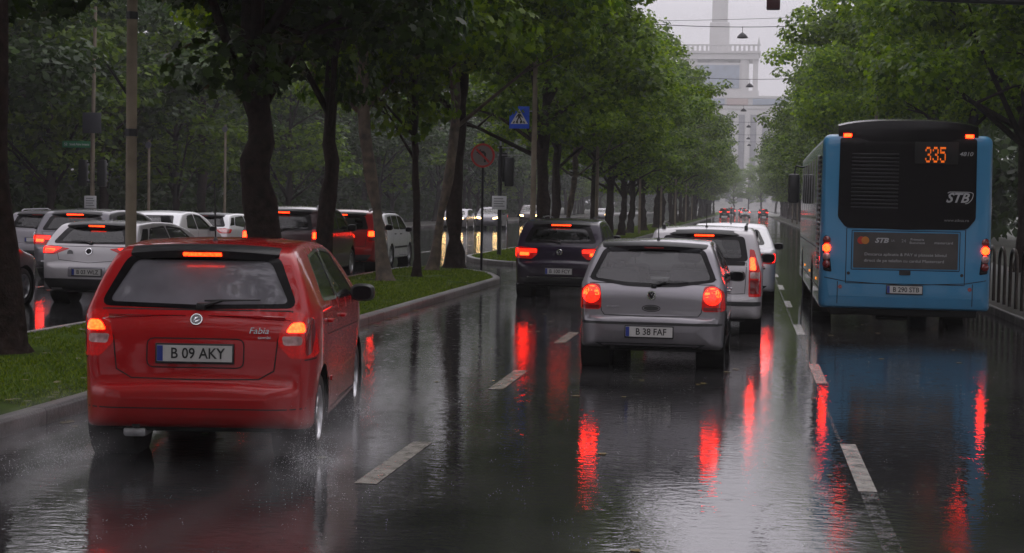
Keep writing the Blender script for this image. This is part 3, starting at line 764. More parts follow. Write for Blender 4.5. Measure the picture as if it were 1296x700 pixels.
# ============================================================ the red hatchback
def build_red():
    sg = [rnd([(.80, 1.115), (.93, 1.425), (1.52, 1.465), (1.55, 1.09)], .06), rnd([(1.62, 1.085), (1.60, 1.465), (2.12, 1.435), (2.72, 1.065)], .05)]
    S = hatch(roof=1.545, belt=1.04, tumble=.26,
        top=[(0, .44), (.004, .50), (.014, .545), (.040, .568), (.082, .580), (.092, .66), (.100, .80), (.112, .93), (.14, 1.02), (.185, 1.085), (.39, 1.425), (.46, 1.488), (.60, 1.522), (1.2, 1.552), (1.8, 1.54), (2.25, 1.485), (2.50, 1.40), (3.12, 1.05), (3.50, .955), (3.82, .82), (3.93, .67), (3.985, .55), (3.99, .50)],
        rear_glass=rnd(sym([(.525, 1.43), (.675, 1.10), (0, 1.085)]), .06), rear_clear=sym([(.475, 1.405), (.628, 1.118), (0, 1.103)]),
        side_glass=sg, windscreen=rnd(sym([(.50, 1.41), (.66, 1.07), (0, 1.06)]), .05),
        pillar=rnd([(1.555, 1.09), (1.525, 1.465), (1.60, 1.465), (1.615, 1.09)], .01), seal=M['chrome'], glass=M['glass_fog'],
        gaps=[('rear', sym([(.66, 1.07), (.57, .88), (.545, .66), (.44, .60), (0, .592)]), True), ('rear', [(-.76, .40), (.76, .40)], False),
              ('rear', box2(-.335, .675, .335, .875, .05), True),
              ('right', [(.84, 1.04), (.80, .72), (1.08, .46), (1.12, .30)], False), ('right', [(1.585, 1.06), (1.60, .30), (2.76, .27), (2.80, .78), (2.74, 1.03)], False),
              ('right', [(1.12, .285), (2.76, .265)], False), ('right', [(.10, .735), (.34, .735)], False), ('right', [(2.86, .60), (3.0, 1.0)], False), ('right', [(.85, .86), (3.0, .80)], False)],
        panels=[('side_moulding', 'right', box2(1.12, .485, 2.72, .525, .012), M['red'], .010, .012)],
        lamps=[(rnd([(.62, 1.05), (.71, 1.065), (.80, 1.0), (.815, .75), (.66, .745), (.565, .85), (.59, .95)], .03),
               [(rnd([(.62, .925), (.665, .99), (.74, .995), (.755, .925)], .025), M['lit']), (rnd([(.595, .90), (.735, .90), (.735, .84), (.61, .835)], .02), M['lens_clear'])])],
        side_lamps=[(rnd([(.13, .76), (.13, 1.035), (.25, 1.02), (.29, .93), (.22, .78)], .03), M['lens_dark'])], pipe=-.40)
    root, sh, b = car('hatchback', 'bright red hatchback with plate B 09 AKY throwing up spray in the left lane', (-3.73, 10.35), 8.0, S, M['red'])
    spoiler(root, sh, M['red'], .525, .31, 1.478, .60, .05, (.135, M['strip']))
    plate(root, 0, .078, .775, 'B 09 AKY'); badge(root, sh, 0, 1.005, .044, 'disc')
    script_badge(root, sh, .435, .935, 'Fabia', .062, sx=1.1, shear=.25); script_badge(root, sh, .475, .890, 'combi', .03, sx=1.2)
    wiper(root, sh, .02, .43, 1.125); antenna(root, .0, .78, 1.535, .42, -.12)
    for s, sd in ((1, 'right'), (-1, 'left')):
        mirror_housing(root, s*.80, 2.52, 1.075, s, M['black'], .21, .15); handle(root, sh, sd, .98, .955, M['red']); handle(root, sh, sd, 1.78, .94, M['red'])
    m = MB().box((-.33, .005, .655), (-.25, .03, .675)); 
    tow = MB(); tow.box((-.50, .10, .185), (-.34, .36, .25), .02); tow.build('silencer', M['steel'], root)
    return root
RED = build_red()

# ============================================================ the silver hatchback
def build_silver():
    S = hatch(hw=.825, roof=1.465, belt=.95, tumble=.225, L=3.9,
        top=[(0, .48), (.004, .545), (.02, .60), (.05, .615), (.095, .625), (.108, .70), (.122, .84), (.16, .93), (.21, .985), (.42, 1.335), (.50, 1.405), (.64, 1.44), (1.2, 1.466), (1.8, 1.455), (2.2, 1.40), (2.45, 1.33), (3.05, .97), (3.45, .88), (3.72, .76), (3.83, .62), (3.885, .52), (3.89, .48)],
        bot=[(0, .44), (.012, .34), (.05, .28), (.14, .25), (.5, .22), (3.3, .20), (3.7, .22), (3.85, .31), (3.89, .44)],
        plan=[(0, .62), (.02, .76), (.05, .845), (.10, .905), (.18, .95), (.34, .985), (.62, 1.), (2.8, 1.), (3.3, .965), (3.6, .89), (3.78, .77), (3.86, .62), (3.89, .5)],
        rear_glass=rnd(sym([(.56, 1.345), (.705, 1.015), (.30, .955), (0, .945)]), .05), rear_clear=sym([(.52, 1.325), (.655, 1.025), (.29, .985), (0, .975)]),
        side_glass=[rnd([(.80, 1.01), (.93, 1.335), (1.50, 1.375), (1.53, .99)], .06), rnd([(1.60, .985), (1.58, 1.375), (2.10, 1.345), (2.66, .975)], .05)],
        windscreen=rnd(sym([(.50, 1.33), (.66, 1.0), (0, .99)]), .05), wy=(.66, 3.12), dash=2.58, mirror_y=2.40,
        gaps=[('rear', sym([(.70, .97), (.58, .80), (.555, .66), (.52, .618), (0, .612)]), True), ('rear', [(-.78, .545), (.78, .545)], False), ('rear', [(-.78, .527), (.78, .527)], False), ('rear', ell(0, .70, .10, .035), True),
              ('right', [(.84, .95), (.80, .70), (1.05, .44), (1.1, .30)], False), ('right', [(1.565, .98), (1.58, .30), (2.7, .27), (2.74, .75), (2.68, .97)], False), ('right', [(1.1, .285), (2.7, .265)], False)],
        panels=[('bumper_strip', 'rear', box2(-.79, .520, .79, .545, .01), M['black'], .004, .004), ('bumper_lip', 'rear', rnd(sym([(.62, .315), (.50, .26), (0, .255)]), .02), M['black'], .004, 0),
                ('side_moulding', 'right', box2(1.1, .50, 2.68, .54, .012), M['black'], .010, .012), ('tailgate_grip', 'rear', ell(0, .70, .085, .026), M['black'], .002, 0)],
        lamps=[(rnd([(.58, .95), (.70, .965), (.80, .90), (.815, .68), (.565, .675), (.56, .80)], .04),
               [(ell(.675, .845, .098, .098), M['lit_soft']), ([(.675+.088*math.cos(a), .845+.088*math.sin(a)) for a in np.linspace(R_(-5), R_(185), 14)]+[(.675+.045*math.cos(a), .835+.045*math.sin(a)) for a in np.linspace(R_(185), R_(-5), 9)], M['lit']), (box2(.58, .685, .77, .725, .015), M['lens_dark'])])],
        pipe=-.42, glass=M['glass_lightened'], side_mat=M['glass_clear'], mirror=M['black'])
    root, sh, b = car('hatchback', 'silver hatchback with round tail lamps and plate B 38 FAF', (-1.03, 17.55), -.8, S, M['silver'])
    spoiler(root, sh, M['silver'], .60, .38, 1.392, .66, .04, (.11, M['lens_dark']))
    plate(root, -.01, -.008, .445, 'B 38 FAF'); badge(root, sh, 0, .845, .052, 'letters')
    wiper(root, sh, .02, .40, .985); antenna(root, .02, .80, 1.456, .42, -.18)
    script_badge(root, sh, -.43, .71, 'POLO', .04, sx=1.3)
    for s, sd in ((1, 'right'), (-1, 'left')):
        mirror_housing(root, s*.80, 2.42, .985, s, M['black'], .20, .14); handle(root, sh, sd, .98, .87, M['silver']); handle(root, sh, sd, 1.76, .86, M['silver'])
    return root
SILVER = build_silver()

# ============================================================ white estate beside it
def build_estate():
    S = hatch(hw=.865, roof=1.56, belt=1.02, tumble=.155, L=4.3,
        top=[(0, .46), (.004, .52), (.02, .555), (.07, .565), (.082, .66), (.094, .85), (.115, 1.0), (.15, 1.06), (.27, 1.40), (.34, 1.485), (.46, 1.525), (1.2, 1.56), (2.0, 1.55), (2.5, 1.48), (2.75, 1.40), (3.35, 1.03), (3.75, .92), (4.1, .80), (4.22, .66), (4.285, .52), (4.29, .46)],
        bot=[(0, .42), (.012, .32), (.05, .25), (.14, .23), (.5, .22), (3.7, .20), (4.1, .22), (4.25, .30), (4.29, .42)],
        plan=[(0, .68), (.02, .82), (.05, .89), (.10, .93), (.18, .965), (.34, .99), (.62, 1.), (3.2, 1.), (3.7, .965), (4.0, .89), (4.18, .77), (4.26, .62), (4.29, .5)],
        rear_glass=rnd(sym([(.57, 1.41), (.63, 1.075), (0, 1.065)]), .05), rear_clear=sym([(.50, 1.37), (.55, 1.11), (0, 1.10)]),
        side_glass=[rnd([(.42, 1.10), (.50, 1.42), (.98, 1.45), (1.0, 1.08)], .05), rnd([(1.06, 1.08), (1.05, 1.45), (1.80, 1.46), (1.83, 1.06)], .05), rnd([(1.90, 1.06), (1.88, 1.46), (2.40, 1.43), (2.98, 1.05)], .05)],
        windscreen=rnd(sym([(.53, 1.40), (.68, 1.06), (0, 1.05)]), .05), wy=(.80, 3.45), dash=2.9, mirror_y=2.70,
        gaps=[('rear', sym([(.62, 1.04), (.61, .80), (.60, .60), (0, .572)]), True), ('right', [(1.0, 1.06), (.98, .72), (1.2, .46), (1.25, .30)], False), ('right', [(1.865, 1.05), (1.88, .30), (3.0, .27), (3.05, .8), (3.0, 1.03)], False)],
        panels=[('bumper_strip', 'rear', box2(-.83, .425, .83, .485, .015), M['black'], .006, .006), ('tailgate_garnish', 'rear', box2(-.60, 1.0, .60, 1.06, .02), M['gloss'], .003, 0), ('side_moulding', 'right', box2(1.2, .50, 3.0, .56, .015), M['black'], .012, .014)],
        lamps=[(rnd([(.66, 1.24), (.725, 1.23), (.825, .90), (.83, .56), (.655, .555), (.655, .88)], .02),
               [(rnd([(.67, 1.12), (.73, 1.12), (.755, .94), (.672, .94)], .02), M['lit']), (box2(.672, .82, .80, .91, .015), M['lens_clear']), (box2(.672, .60, .80, .80, .015), M['lens_dark'])])], pipe=-.45)
    root, sh, b = car('estate_car', 'white estate car with tall corner lamps, partly behind the silver hatchback', (-.60, 22.9), 0, S, M['pearl'])
    spoiler(root, sh, M['pearl'], .60, .24, 1.452, .50, .045, (.14, M['strip']))
    plate(root, -.02, .066, .75, 'B 27 RND'.replace('B 27 RND', ''), w=.52)
    antenna(root, .02, .70, 1.545, .34, -.06); wiper(root, sh, .0, .36, 1.10)
    for s, sd in ((1, 'right'), (-1, 'left')):
        mirror_housing(root, s*.85, 2.74, 1.04, s, M['black'], .22, .16)
        handle(root, sh, sd, 1.2, .93, M['black']); handle(root, sh, sd, 2.0, .92, M['black'])
        r = MB(); r.tube([(s*.60, .52, 1.53), (s*.605, .62, 1.585), (s*.62, 1.6, 1.60), (s*.61, 2.4, 1.56), (s*.60, 2.5, 1.50)], .016, 6); r.box((s*.60-.025, .47, 1.505), (s*.60+.025, .60, 1.575), .01); r.build('roof_rail', M['black'], root)
    return root
ESTATE = build_estate()

# ============================================================ navy hatchback in the left lane
def build_navy():
    S = hatch(hw=.90, roof=1.56, belt=1.0, tumble=.19, L=4.25,
        top=[(0, .50), (.004, .60), (.02, .68), (.055, .72), (.085, .735), (.10, .82), (.115, .92), (.16, 1.02), (.21, 1.075), (.42, 1.40), (.50, 1.48), (.64, 1.52), (1.3, 1.56), (2.0, 1.545), (2.5, 1.47), (2.75, 1.39), (3.35, 1.03), (3.75, .94), (4.08, .82), (4.2, .68), (4.245, .55), (4.25, .50)],
        bot=[(0, .44), (.012, .34), (.05, .28), (.14, .25), (.5, .22), (3.7, .20), (4.05, .22), (4.21, .31), (4.25, .44)],
        plan=[(0, .62), (.02, .76), (.05, .85), (.10, .91), (.18, .95), (.34, .985), (.62, 1.), (3.2, 1.), (3.7, .965), (3.95, .89), (4.14, .77), (4.22, .62), (4.25, .5)],
        rear_glass=rnd(sym([(.56, 1.40), (.70, 1.09), (0, 1.08)]), .06), rear_clear=sym([(.49, 1.36), (.60, 1.12), (0, 1.11)]),
        side_glass=[rnd([(.62, 1.08), (.80, 1.40), (1.62, 1.45), (1.66, 1.06)], .06), rnd([(1.73, 1.06), (1.70, 1.45), (2.35, 1.41), (2.96, 1.05)], .05)],
        windscreen=rnd(sym([(.55, 1.39), (.72, 1.06), (0, 1.05)]), .05), wy=(.75, 3.38), dash=2.85, mirror_y=2.65, wr=.325,
        gaps=[('rear', sym([(.70, 1.05), (.56, .90), (.55, .66), (0, .64)]), True)],
        panels=[('bumper_lip', 'rear', rnd(sym([(.78, .40), (.60, .27), (0, .262)]), .02), M['black'], .004, 0), ('bumper_chrome', 'rear', box2(-.62, .405, .62, .42, .005), M['chrome'], .006, .004)],
        lamps=[(rnd([(.42, .965), (.80, 1.0), (.885, .93), (.88, .78), (.55, .76), (.44, .85)], .03), [(box2(.60, .83, .78, .895, .02), M['lit']), (box2(.45, .885, .86, .955, .02), M['lit_soft'])])],
        side_lamps=[(rnd([(.14, .80), (.14, .97), (.36, .96), (.30, .82)], .03), M['lit_soft'])], pipe=.5, glass=M['glass_dark'], side_mat=M['glass_dark'])
    root, sh, b = car('hatchback', 'dark navy hatchback braking at the crossing in the left lane', (-3.60, 30.6), .5, S, M['navy'])
    spoiler(root, sh, M['navy'], .60, .36, 1.452, .66, .045, (.19, M['strip']))
    plate(root, .0, -.006, .53, 'B 100 FCY'); badge(root, sh, 0, .90, .06, 'letters'); wiper(root, sh, -.02, -.42, 1.115)
    for s in (1, -1): mirror_housing(root, s*.88, 2.68, 1.06, s, M['navy'], .20, .14)
    return root
NAVY = build_navy()

# ============================================================ white car with slim lamps in the side carriageway
def build_pale():
    S = hatch(hw=.90, roof=1.50, belt=1.0, tumble=.22, L=4.37,
        top=[(0, .50), (.004, .60), (.018, .69), (.05, .73), (.07, .75), (.085, .83), (.105, .95), (.15, 1.04), (.20, 1.085), (.50, 1.38), (.60, 1.44), (.75, 1.47), (1.4, 1.50), (2.1, 1.48), (2.6, 1.40), (2.85, 1.32), (3.42, 1.0), (3.85, .90), (4.2, .78), (4.32, .64), (4.365, .55), (4.37, .50)],
        bot=[(0, .44), (.012, .34), (.05, .28), (.14, .25), (.5, .22), (3.8, .20), (4.15, .22), (4.33, .31), (4.37, .44)],
        plan=[(0, .62), (.02, .76), (.05, .85), (.10, .91), (.18, .95), (.34, .985), (.62, 1.), (3.3, 1.), (3.8, .965), (4.05, .89), (4.26, .77), (4.34, .62), (4.37, .5)],
        rear_glass=rnd(sym([(.53, 1.385), (.70, 1.10), (0, 1.09)]), .06), rear_clear=sym([(.45, 1.345), (.58, 1.13), (0, 1.12)]),
        side_glass=[rnd([(.70, 1.13), (.95, 1.36), (1.66, 1.40), (1.70, 1.05)], .06), rnd([(1.77, 1.045), (1.74, 1.40), (2.40, 1.345), (3.0, 1.03)], .05)],
        windscreen=rnd(sym([(.55, 1.33), (.72, 1.03), (0, 1.02)]), .05), wy=(.82, 3.48), dash=2.9, mirror_y=2.65, wr=.32,
        pillar=rnd([(.30, 1.12), (.62, 1.36), (.86, 1.36), (.66, 1.14)], .03),
        gaps=[('rear', sym([(.69, 1.04), (.58, .96), (.54, .80), (0, .752)]), True)],
        panels=[('bumper_lip', 'rear', rnd(sym([(.84, .47), (.66, .27), (0, .262)]), .02), M['black'], .004, 0), ('plate_recess', 'rear', box2(-.34, .50, .34, .68, .03), M['silver'], .002, 0)],
        lamps=[(rnd([(.36, 1.0), (.72, 1.05), (.885, 1.02), (.87, .90), (.62, .90)], .03), [(box2(.62, .955, .80, .995, .012), M['lit']), (rnd([(.50, 1.015), (.85, 1.03), (.85, .92), (.66, .92)], .02), M['lit_soft'])])], pipe=.5, glass=M['glass_dark'])
    root, sh, b = car('hatchback', 'white hatchback with slim red lamps waiting behind the concrete pole', (-10.95, 25.2), 0, S, M['pearl'])
    spoiler(root, sh, M['pearl'], .58, .42, 1.425, .80, .045, (.14, M['strip']))
    plate(root, .0, .0, .59, 'B 03 WLZ'); badge(root, sh, 0, .955, .062, 'bolt'); wiper(root, sh, .0, -.40, 1.125)
    h, n = sh.hit('rear', -.34, .92); MB().lathe([(.055, 0), (.055, .003), (.001, .0035)], 24, 'y', Matrix.Translation((h.x, h.y-.006, h.z))).build('round_sticker', M['grey_print'], root)
    m = MB().add([(-.03, 0, 0), (.03, 0, 0), (0, .16, 0), (0, .15, .07)], [[0, 1, 3], [1, 2, 3], [2, 0, 3], [0, 2, 1]], Matrix.Translation((.02, .95, 1.475))); m.build('roof_fin', M['black'], root)
    for s in (1, -1): mirror_housing(root, s*.88, 2.7, 1.04, s, M['black'], .20, .14)
    root.scale = (.98, 1, .95)
    return root
PALE = build_pale()

# ============================================================ white saloon
def build_saloon():
    S = hatch(hw=.885, roof=1.50, belt=.98, tumble=.21, L=4.5,
        top=[(0, .50), (.004, .62), (.018, .72), (.05, .78), (.075, .92), (.105, 1.005), (.22, 1.03), (.52, 1.055), (.60, 1.085), (1.10, 1.36), (1.25, 1.43), (1.45, 1.465), (1.9, 1.50), (2.4, 1.475), (2.75, 1.40), (2.95, 1.33), (3.55, 1.0), (3.95, .90), (4.3, .78), (4.44, .64), (4.495, .55), (4.5, .50)],
        bot=[(0, .44), (.012, .34), (.05, .28), (.14, .25), (.5, .22), (3.9, .20), (4.3, .22), (4.46, .31), (4.5, .44)],
        plan=[(0, .60), (.02, .74), (.05, .83), (.10, .89), (.18, .935), (.34, .97), (.8, 1.), (3.4, 1.), (3.9, .965), (4.15, .89), (4.38, .77), (4.46, .62), (4.5, .5)],
        rear_glass=rnd(sym([(.53, 1.37), (.66, 1.11), (0, 1.10)]), .05),
        side_glass=[rnd([(1.28, 1.07), (1.50, 1.36), (1.95, 1.405), (1.98, 1.03)], .06), rnd([(2.04, 1.03), (2.02, 1.405), (2.5, 1.365), (3.12, 1.01)], .05)],
        windscreen=rnd(sym([(.52, 1.34), (.70, 1.03), (0, 1.02)]), .05), wy=(.95, 3.58), dash=3.05, mirror_y=2.8, wr=.315, shelf=False,
        gaps=[('right', [(1.42, 1.0), (1.4, .72), (1.45, .30)], False), ('right', [(2.01, 1.0), (2.02, .30), (3.1, .28), (3.15, .98)], False)],
        panels=[('bumper_lip', 'rear', rnd(sym([(.72, .36), (.60, .27), (0, .262)]), .02), M['black'], .004, 0)],
        lamps=[(rnd([(.55, .95), (.80, .965), (.86, .88), (.84, .76), (.58, .77)], .04), [(ell(.70, .88, .085, .055), M['lit'])])],
        side_lamps=[(rnd([(.10, .78), (.10, .95), (.30, .95), (.36, .88), (.28, .80)], .03), M['lit_soft'])], pipe=.5)
    root, sh, b = car('saloon_car', 'white saloon seen past the concrete pole, its left lane mates dark', (-14.95, 37.4), 0, S, M['white'])
    plate(root, .0, .0, .60, '', w=.52); badge(root, sh, 0, .93, .05, 'letters')
    for s in (1, -1):
        mirror_housing(root, s*.87, 2.9, 1.03, s, M['black'], .20, .14)
    return root
SALOON = build_saloon()
SALOON['label'] = 'white saloon with a black door mirror seen just past the concrete pole'

# ============================================================ tall dark off-roader
def build_suv():
    S = hatch(hw=.90, roof=1.70, belt=1.12, tumble=.16, L=4.6,
        top=[(0, .56), (.004, .64), (.018, .70), (.06, .72), (.075, .85), (.088, 1.0), (.11, 1.10), (.15, 1.17), (.30, 1.50), (.38, 1.60), (.52, 1.65), (1.3, 1.70), (2.2, 1.69), (2.7, 1.62), (2.95, 1.52), (3.5, 1.15), (3.95, 1.05), (4.4, .92), (4.53, .78), (4.595, .62), (4.6, .56)],
        bot=[(0, .50), (.012, .42), (.05, .36), (.14, .33), (.5, .30), (4.0, .28), (4.4, .30), (4.56, .40), (4.6, .50)],
        plan=[(0, .66), (.02, .80), (.05, .88), (.10, .925), (.18, .96), (.34, .99), (.62, 1.), (3.5, 1.), (4.0, .965), (4.3, .89), (4.48, .77), (4.56, .62), (4.6, .5)],
        rear_glass=rnd(sym([(.58, 1.52), (.68, 1.19), (0, 1.17)]), .05), rear_clear=sym([(.50, 1.47), (.59, 1.22), (0, 1.21)]),
        side_glass=[rnd([(.45, 1.22), (.58, 1.53), (1.1, 1.58), (1.12, 1.19)], .05), rnd([(1.19, 1.18), (1.17, 1.58), (1.92, 1.59), (1.96, 1.17)], .05), rnd([(2.03, 1.17), (2.0, 1.59), (2.55, 1.55), (3.15, 1.16)], .05)],
        windscreen=rnd(sym([(.56, 1.52), (.72, 1.18), (0, 1.17)]), .05), wy=(.90, 3.57), dash=3.05, mirror_y=2.9, wr=.355, ww=.23, floor=.4,
        gaps=[('rear', sym([(.68, 1.14), (.64, .90), (.62, .74), (0, .725)]), True), ('right', [(1.15, 1.15), (1.14, .8), (1.4, .40)], False), ('right', [(1.98, 1.15), (2.0, .40), (3.15, .38), (3.2, 1.1)], False)],
        panels=[('bumper_lip', 'rear', rnd(sym([(.78, .52), (.66, .36), (0, .35)]), .02), M['black'], .004, 0)],
        lamps=[(rnd([(.67, 1.20), (.78, 1.19), (.86, 1.05), (.87, .86), (.68, .86)], .03), [(box2(.70, 1.0, .84, 1.13, .02), M['lit']), (box2(.70, .88, .84, .98, .02), M['lens_dark'])])],
        side_lamps=[(rnd([(.12, .88), (.12, 1.18), (.24, 1.16), (.28, .95)], .03), M['lens_dark'])], pipe=.5, glass=M['glass_dark'], side_mat=M['glass_dark'])
    root, sh, b = car('off_roader', 'tall dark off-roader with a lit square lamp beside the thick trunk', (-9.95, 33.0), 3, S, M['dark'])
    spoiler(root, sh, M['dark'], .62, .24, 1.585, .56, .05, (.15, M['strip'])); plate(root, .0, .055, .83, '', w=.52); diamonds(root, sh, 0, 1.01, .05); wiper(root, sh, 0, .36, 1.21)
    for s in (1, -1):
        mirror_housing(root, s*.88, 3.0, 1.20, s, M['dark'], .21, .17)
        MB().tube([(s*.66, .7, 1.665), (s*.66, .85, 1.71), (s*.67, 2.3, 1.725), (s*.66, 2.5, 1.67)], .018, 6).build('roof_rail', M['steel'], root)
    return root
SUV = build_suv()

def lamp_shape(root, fn): pass
# copies of these models: other paint, other place, other size
def variant(src, label, x, y, rz, paint_mat, name=None, scale=None, group=None, cat=None):
    c = dup(src, (x, y, 0), R_(rz), label, group, scale)
    if name: c.name = name
    if 'group' in c.keys() and not group: del c['group']
    body_paint(c, paint_mat)
    return c
GREYV = variant(NAVY, 'dark grey hatchback whose roof shows behind the white hatchback', -14.5, 32.4, 0, M['grey'])
NOSE = variant(PALE, 'black car almost hidden by the thick trunk at the frame edge', -12.85, 21.6, 0, M['dark'])
set_mat(NOSE, 'lamp_segment', M['lens_dark']); set_mat(NOSE, 'high_brake_lamp', M['lens_dark'])
TINYW = variant(PALE, 'white hatchback with unlit clear lamps just left of the thick trunk', -15.2, 42.6, 0, M['white'])
set_mat(TINYW, 'lamp_segment', M['lens_clear']); set_mat(TINYW, 'high_brake_lamp', M['lens_dark'])
FARS = variant(SUV, 'silver off-roader beyond the dark grey hatchback, window catching the sky', -17.7, 37.5, 0, M['silver'], scale=(.95, .95, .86))
set_mat(FARS, 'lamp_segment', M['lens_dark']); set_mat(FARS, 'high_brake_lamp', M['lens_dark'])
DUST = variant(SUV, 'maroon off-roader with an L shaped light between two thin trunks', -10.0, 38.3, 8, M['maroon'], scale=(1., .93, .95))
WSIDE = variant(ESTATE, 'white car in front of the maroon off-roader, its side showing', -10.85, 43.4, 0, M['white'], name='hatchback', scale=(1., .92, .97))
VAN = variant(ESTATE, 'white minivan peeping out ahead of the navy hatchback', -4.15, 36.6, 0, M['pearl'], name='minivan', scale=(1., 1., .97))
set_mat(VAN, 'lamp_segment', M['lens_dark']); set_mat(VAN, 'high_brake_lamp', M['lens_dark'])
WS2 = variant(SALOON, 'white saloon ahead of the white estate, red lamp at its right corner', -.30, 30.2, 0, M['white'], name='saloon_car', scale=(1., 1., 1.02))
antenna(WS2, 0, 1.6, 1.47, .36, -.05)
G_FAR = 'cars with red lights far down the road'
for i, (x, y, src, pm, lab) in enumerate([
        (-3.9, 285, NAVY, 'dark', 'small dark car with two red lights far up the left lane, paired'),
        (-3.2, 340, SUV, 'grey', 'tall hazy car far ahead between two red lit cars'),
        (-.2, 275, PALE, 'white', 'pale hazy car glowing red in the middle lane far ahead'),
        (3.0, 290, NAVY, 'dark', 'dark distant car in the right lane with one red glow'),
        (-.9, 360, SUV, 'grey', 'farthest car, a hazy speck with red lights straight ahead')]):
    c = variant(src, lab, x, y, 0, M[pm], group=G_FAR)
    set_mat(c, 'lamp_segment', M['lit_far'])
ON = []
for i, (x, y, src, pm, lab) in enumerate([
        (-19.4, 108, PALE, 'silver', 'silver car coming with both headlights lit beside the small white board'),
        (-17.9, 113, NAVY, 'grey', 'grey car coming with headlights lit just right of the signal mast'),
        (-18.8, 141, SUV, 'dark', 'dark car coming with headlights on beyond the lamp post'),
        (-16.2, 182, PALE, 'grey', 'small hazy car coming with headlights seen between far trunks')]):
    c = variant(src, lab, x, y, 180, M[pm], group='oncoming cars with headlights')
    set_mat(c, 'headlamp', M['head']); set_mat(c, 'lamp_segment', M['lens_dark']); set_mat(c, 'high_brake_lamp', M['lens_dark']); ON.append(c)

# ============================================================ city bus
def build_bus():
    root = thing('city_bus', 'blue city bus with black rear showing 335 in the bus lane', 'bus', (2.40, 24.6, 0), R_(-.4))
    W = 1.275; Lb = 11.9
    sh = Shell([(0, .55), (.004, .72), (.012, 1.2), (.025, 1.9), (.04, 2.6), (.052, 2.90), (.075, 2.97), (.20, 3.01), (6, 3.02), (11.6, 3.0), (11.8, 2.8), (11.86, 1.5), (11.9, .55)],
        [(0, .50), (.02, .36), (.1, .33), (11.8, .33), (11.88, .40), (11.9, .5)],
        [(0, .88), (.015, .93), (.04, .962), (.09, .985), (.18, 1.), (11.3, 1.), (11.7, .96), (11.9, .85)], W, 1.2, 3.02, .012, .12, .03, .05, under=.0, belt_in=.0, nside=30, ntop=20)
    for y in (3.35, 9.25): sh.cut_wheel(y, .48, .56)
    body = sh.body('body', M['blue'], root)
    for y in (3.35, 9.25):
        well(root, y, .49, .56, W)
        for s in (1, -1): make_wheel(root, s*(W-.04), y, .48, .30, s, M['steel'], 10)
    # roof pack over the engine, continuing the black rear
    f = MB(); V = []; F = []
    prof = [(.034, 2.88), (.040, 3.05), (.055, 3.14), (.095, 3.20), (.3, 3.235), (2.4, 3.235), (2.7, 3.16), (2.75, 2.96)]
    nx = 17
    for (y, z) in prof:
        for k in range(nx):
            x = -1.035+2.07*k/(nx-1); e = abs(x/1.035)
            V.append((x, y+.05*e**4, z-.06*e**4*(1 if z > 3.1 else .3)-.025*e*e*(1 if z > 3.1 else 0)))
    for i in range(len(prof)-1):
        for k in range(nx-1): F.append([i*nx+k, i*nx+k+1, (i+1)*nx+k+1, (i+1)*nx+k])
    for k in (0, nx-1):
        F.append([i*nx+k for i in range(len(prof))])
    f.add(V, F).build('roof_pack', M['gloss'], root, 40)
    rp = [(1.01, 2.93), (1.02, 1.72), (.90, 1.57), (0, 1.545)]
    panel = sh.drape('engine_cover', 'rear', rnd(sym(rp), .04), M['gloss'], root, .012, .06, skirt=.02)
    g = MB()
    for k in range(15):
        z = 1.86+k*.058; h, n = sh.hit('rear', -.45, z)
        g.box((-.83, h.y-.022, z), (-.13, h.y-.008, z+.026), .004)
    g.build('grille', M['dark_metal'], panel)
    # LED route number, dot matrix
    font = {'3': ['01110', '10001', '00001', '00110', '00001', '10001', '01110'], '5': ['11111', '10000', '11110', '00001', '00001', '10001', '01110']}
    h, n = sh.hit('rear', .4, 2.70)
    sg = MB(); sg.box((.10, h.y-.0165, 2.52), (.74, h.y-.010, 2.88), .002); disp = sg.build('route_display', M['gap'], panel)
    for q, chh in enumerate('335'):
        d = MB()
        for r, row in enumerate(font[chh]):
            for c_, bit in enumerate(row):
                if bit == '1':
                    x = .255+q*.108+c_*.0172; z = 2.79-r*.034
                    d.box((x, h.y-.0195, z-.0155), (x+.0150, h.y-.0170, z+.0155))
        d.build('route_digit', M['led'], disp)
    h2, n = sh.hit('rear', .85, 2.70)
    lettering('4810', .085, M['white_print'], panel, (.855, h2.y-.017, 2.70), name='fleet_number', bold=.001, sx=1.15, shear=.2)
    h3, n = sh.hit('rear', .76, 2.05)
    lettering('STB', .20, M['white_print'], panel, (.735, h3.y-.017, 2.035), name='operator_logo', bold=.005, sx=1.0, shear=.35)
    lg = MB(); q = rnd([(.53, 1.95), (.90, 1.95), (.965, 2.02), (.985, 2.115), (.93, 2.135), (.60, 2.135)], .04)
    qi = shrink(q, .012)
    lg.add([(x, h3.y-.0165, z) for x, z in q]+[(x, h3.y-.0165, z) for x, z in qi], [[i, (i+1) % len(q), (i+1) % len(q)+len(q), i+len(q)] for i in range(len(q)) if not (q[i][0] < .60)])
    lg.build('logo_outline', M['white_print'], panel)
    lettering('www.stbsa.ro', .06, M['grey_print'], panel, (.74, h3.y-.020, 1.70), name='web_address', sx=1.1)
    # engine flap and advert
    ad = sh.drape('advert_panel', 'rear', box2(-.775, .955, .775, 1.50, .01), M['ad_bg'], root, .008, .08, skirt=.01)
    ha, n = sh.hit('rear', 0, 1.2); ya = ha.y-.0125
    for s_, x, mt in ((0, -.66, 'ad_red'), (1, -.60, 'ad_orange')):
        MB().lathe([(.058, -.0005*s_), (.001, -.0005*s_-.0005)], 24, 'y', Matrix.Translation((x, ya, 1.375))).build('printed_disc', M[mt], ad)
    lettering('STB', .10, M['white_print'], ad, (-.36, ya, 1.375), name='advert_text', bold=.004, shear=.3, sx=1.2)
    lettering('SA', .05, M['grey_print'], ad, (-.19, ya, 1.375), name='advert_text')
    lettering('24', .07, M['grey_print'], ad, (-.03, ya, 1.375), name='advert_text')
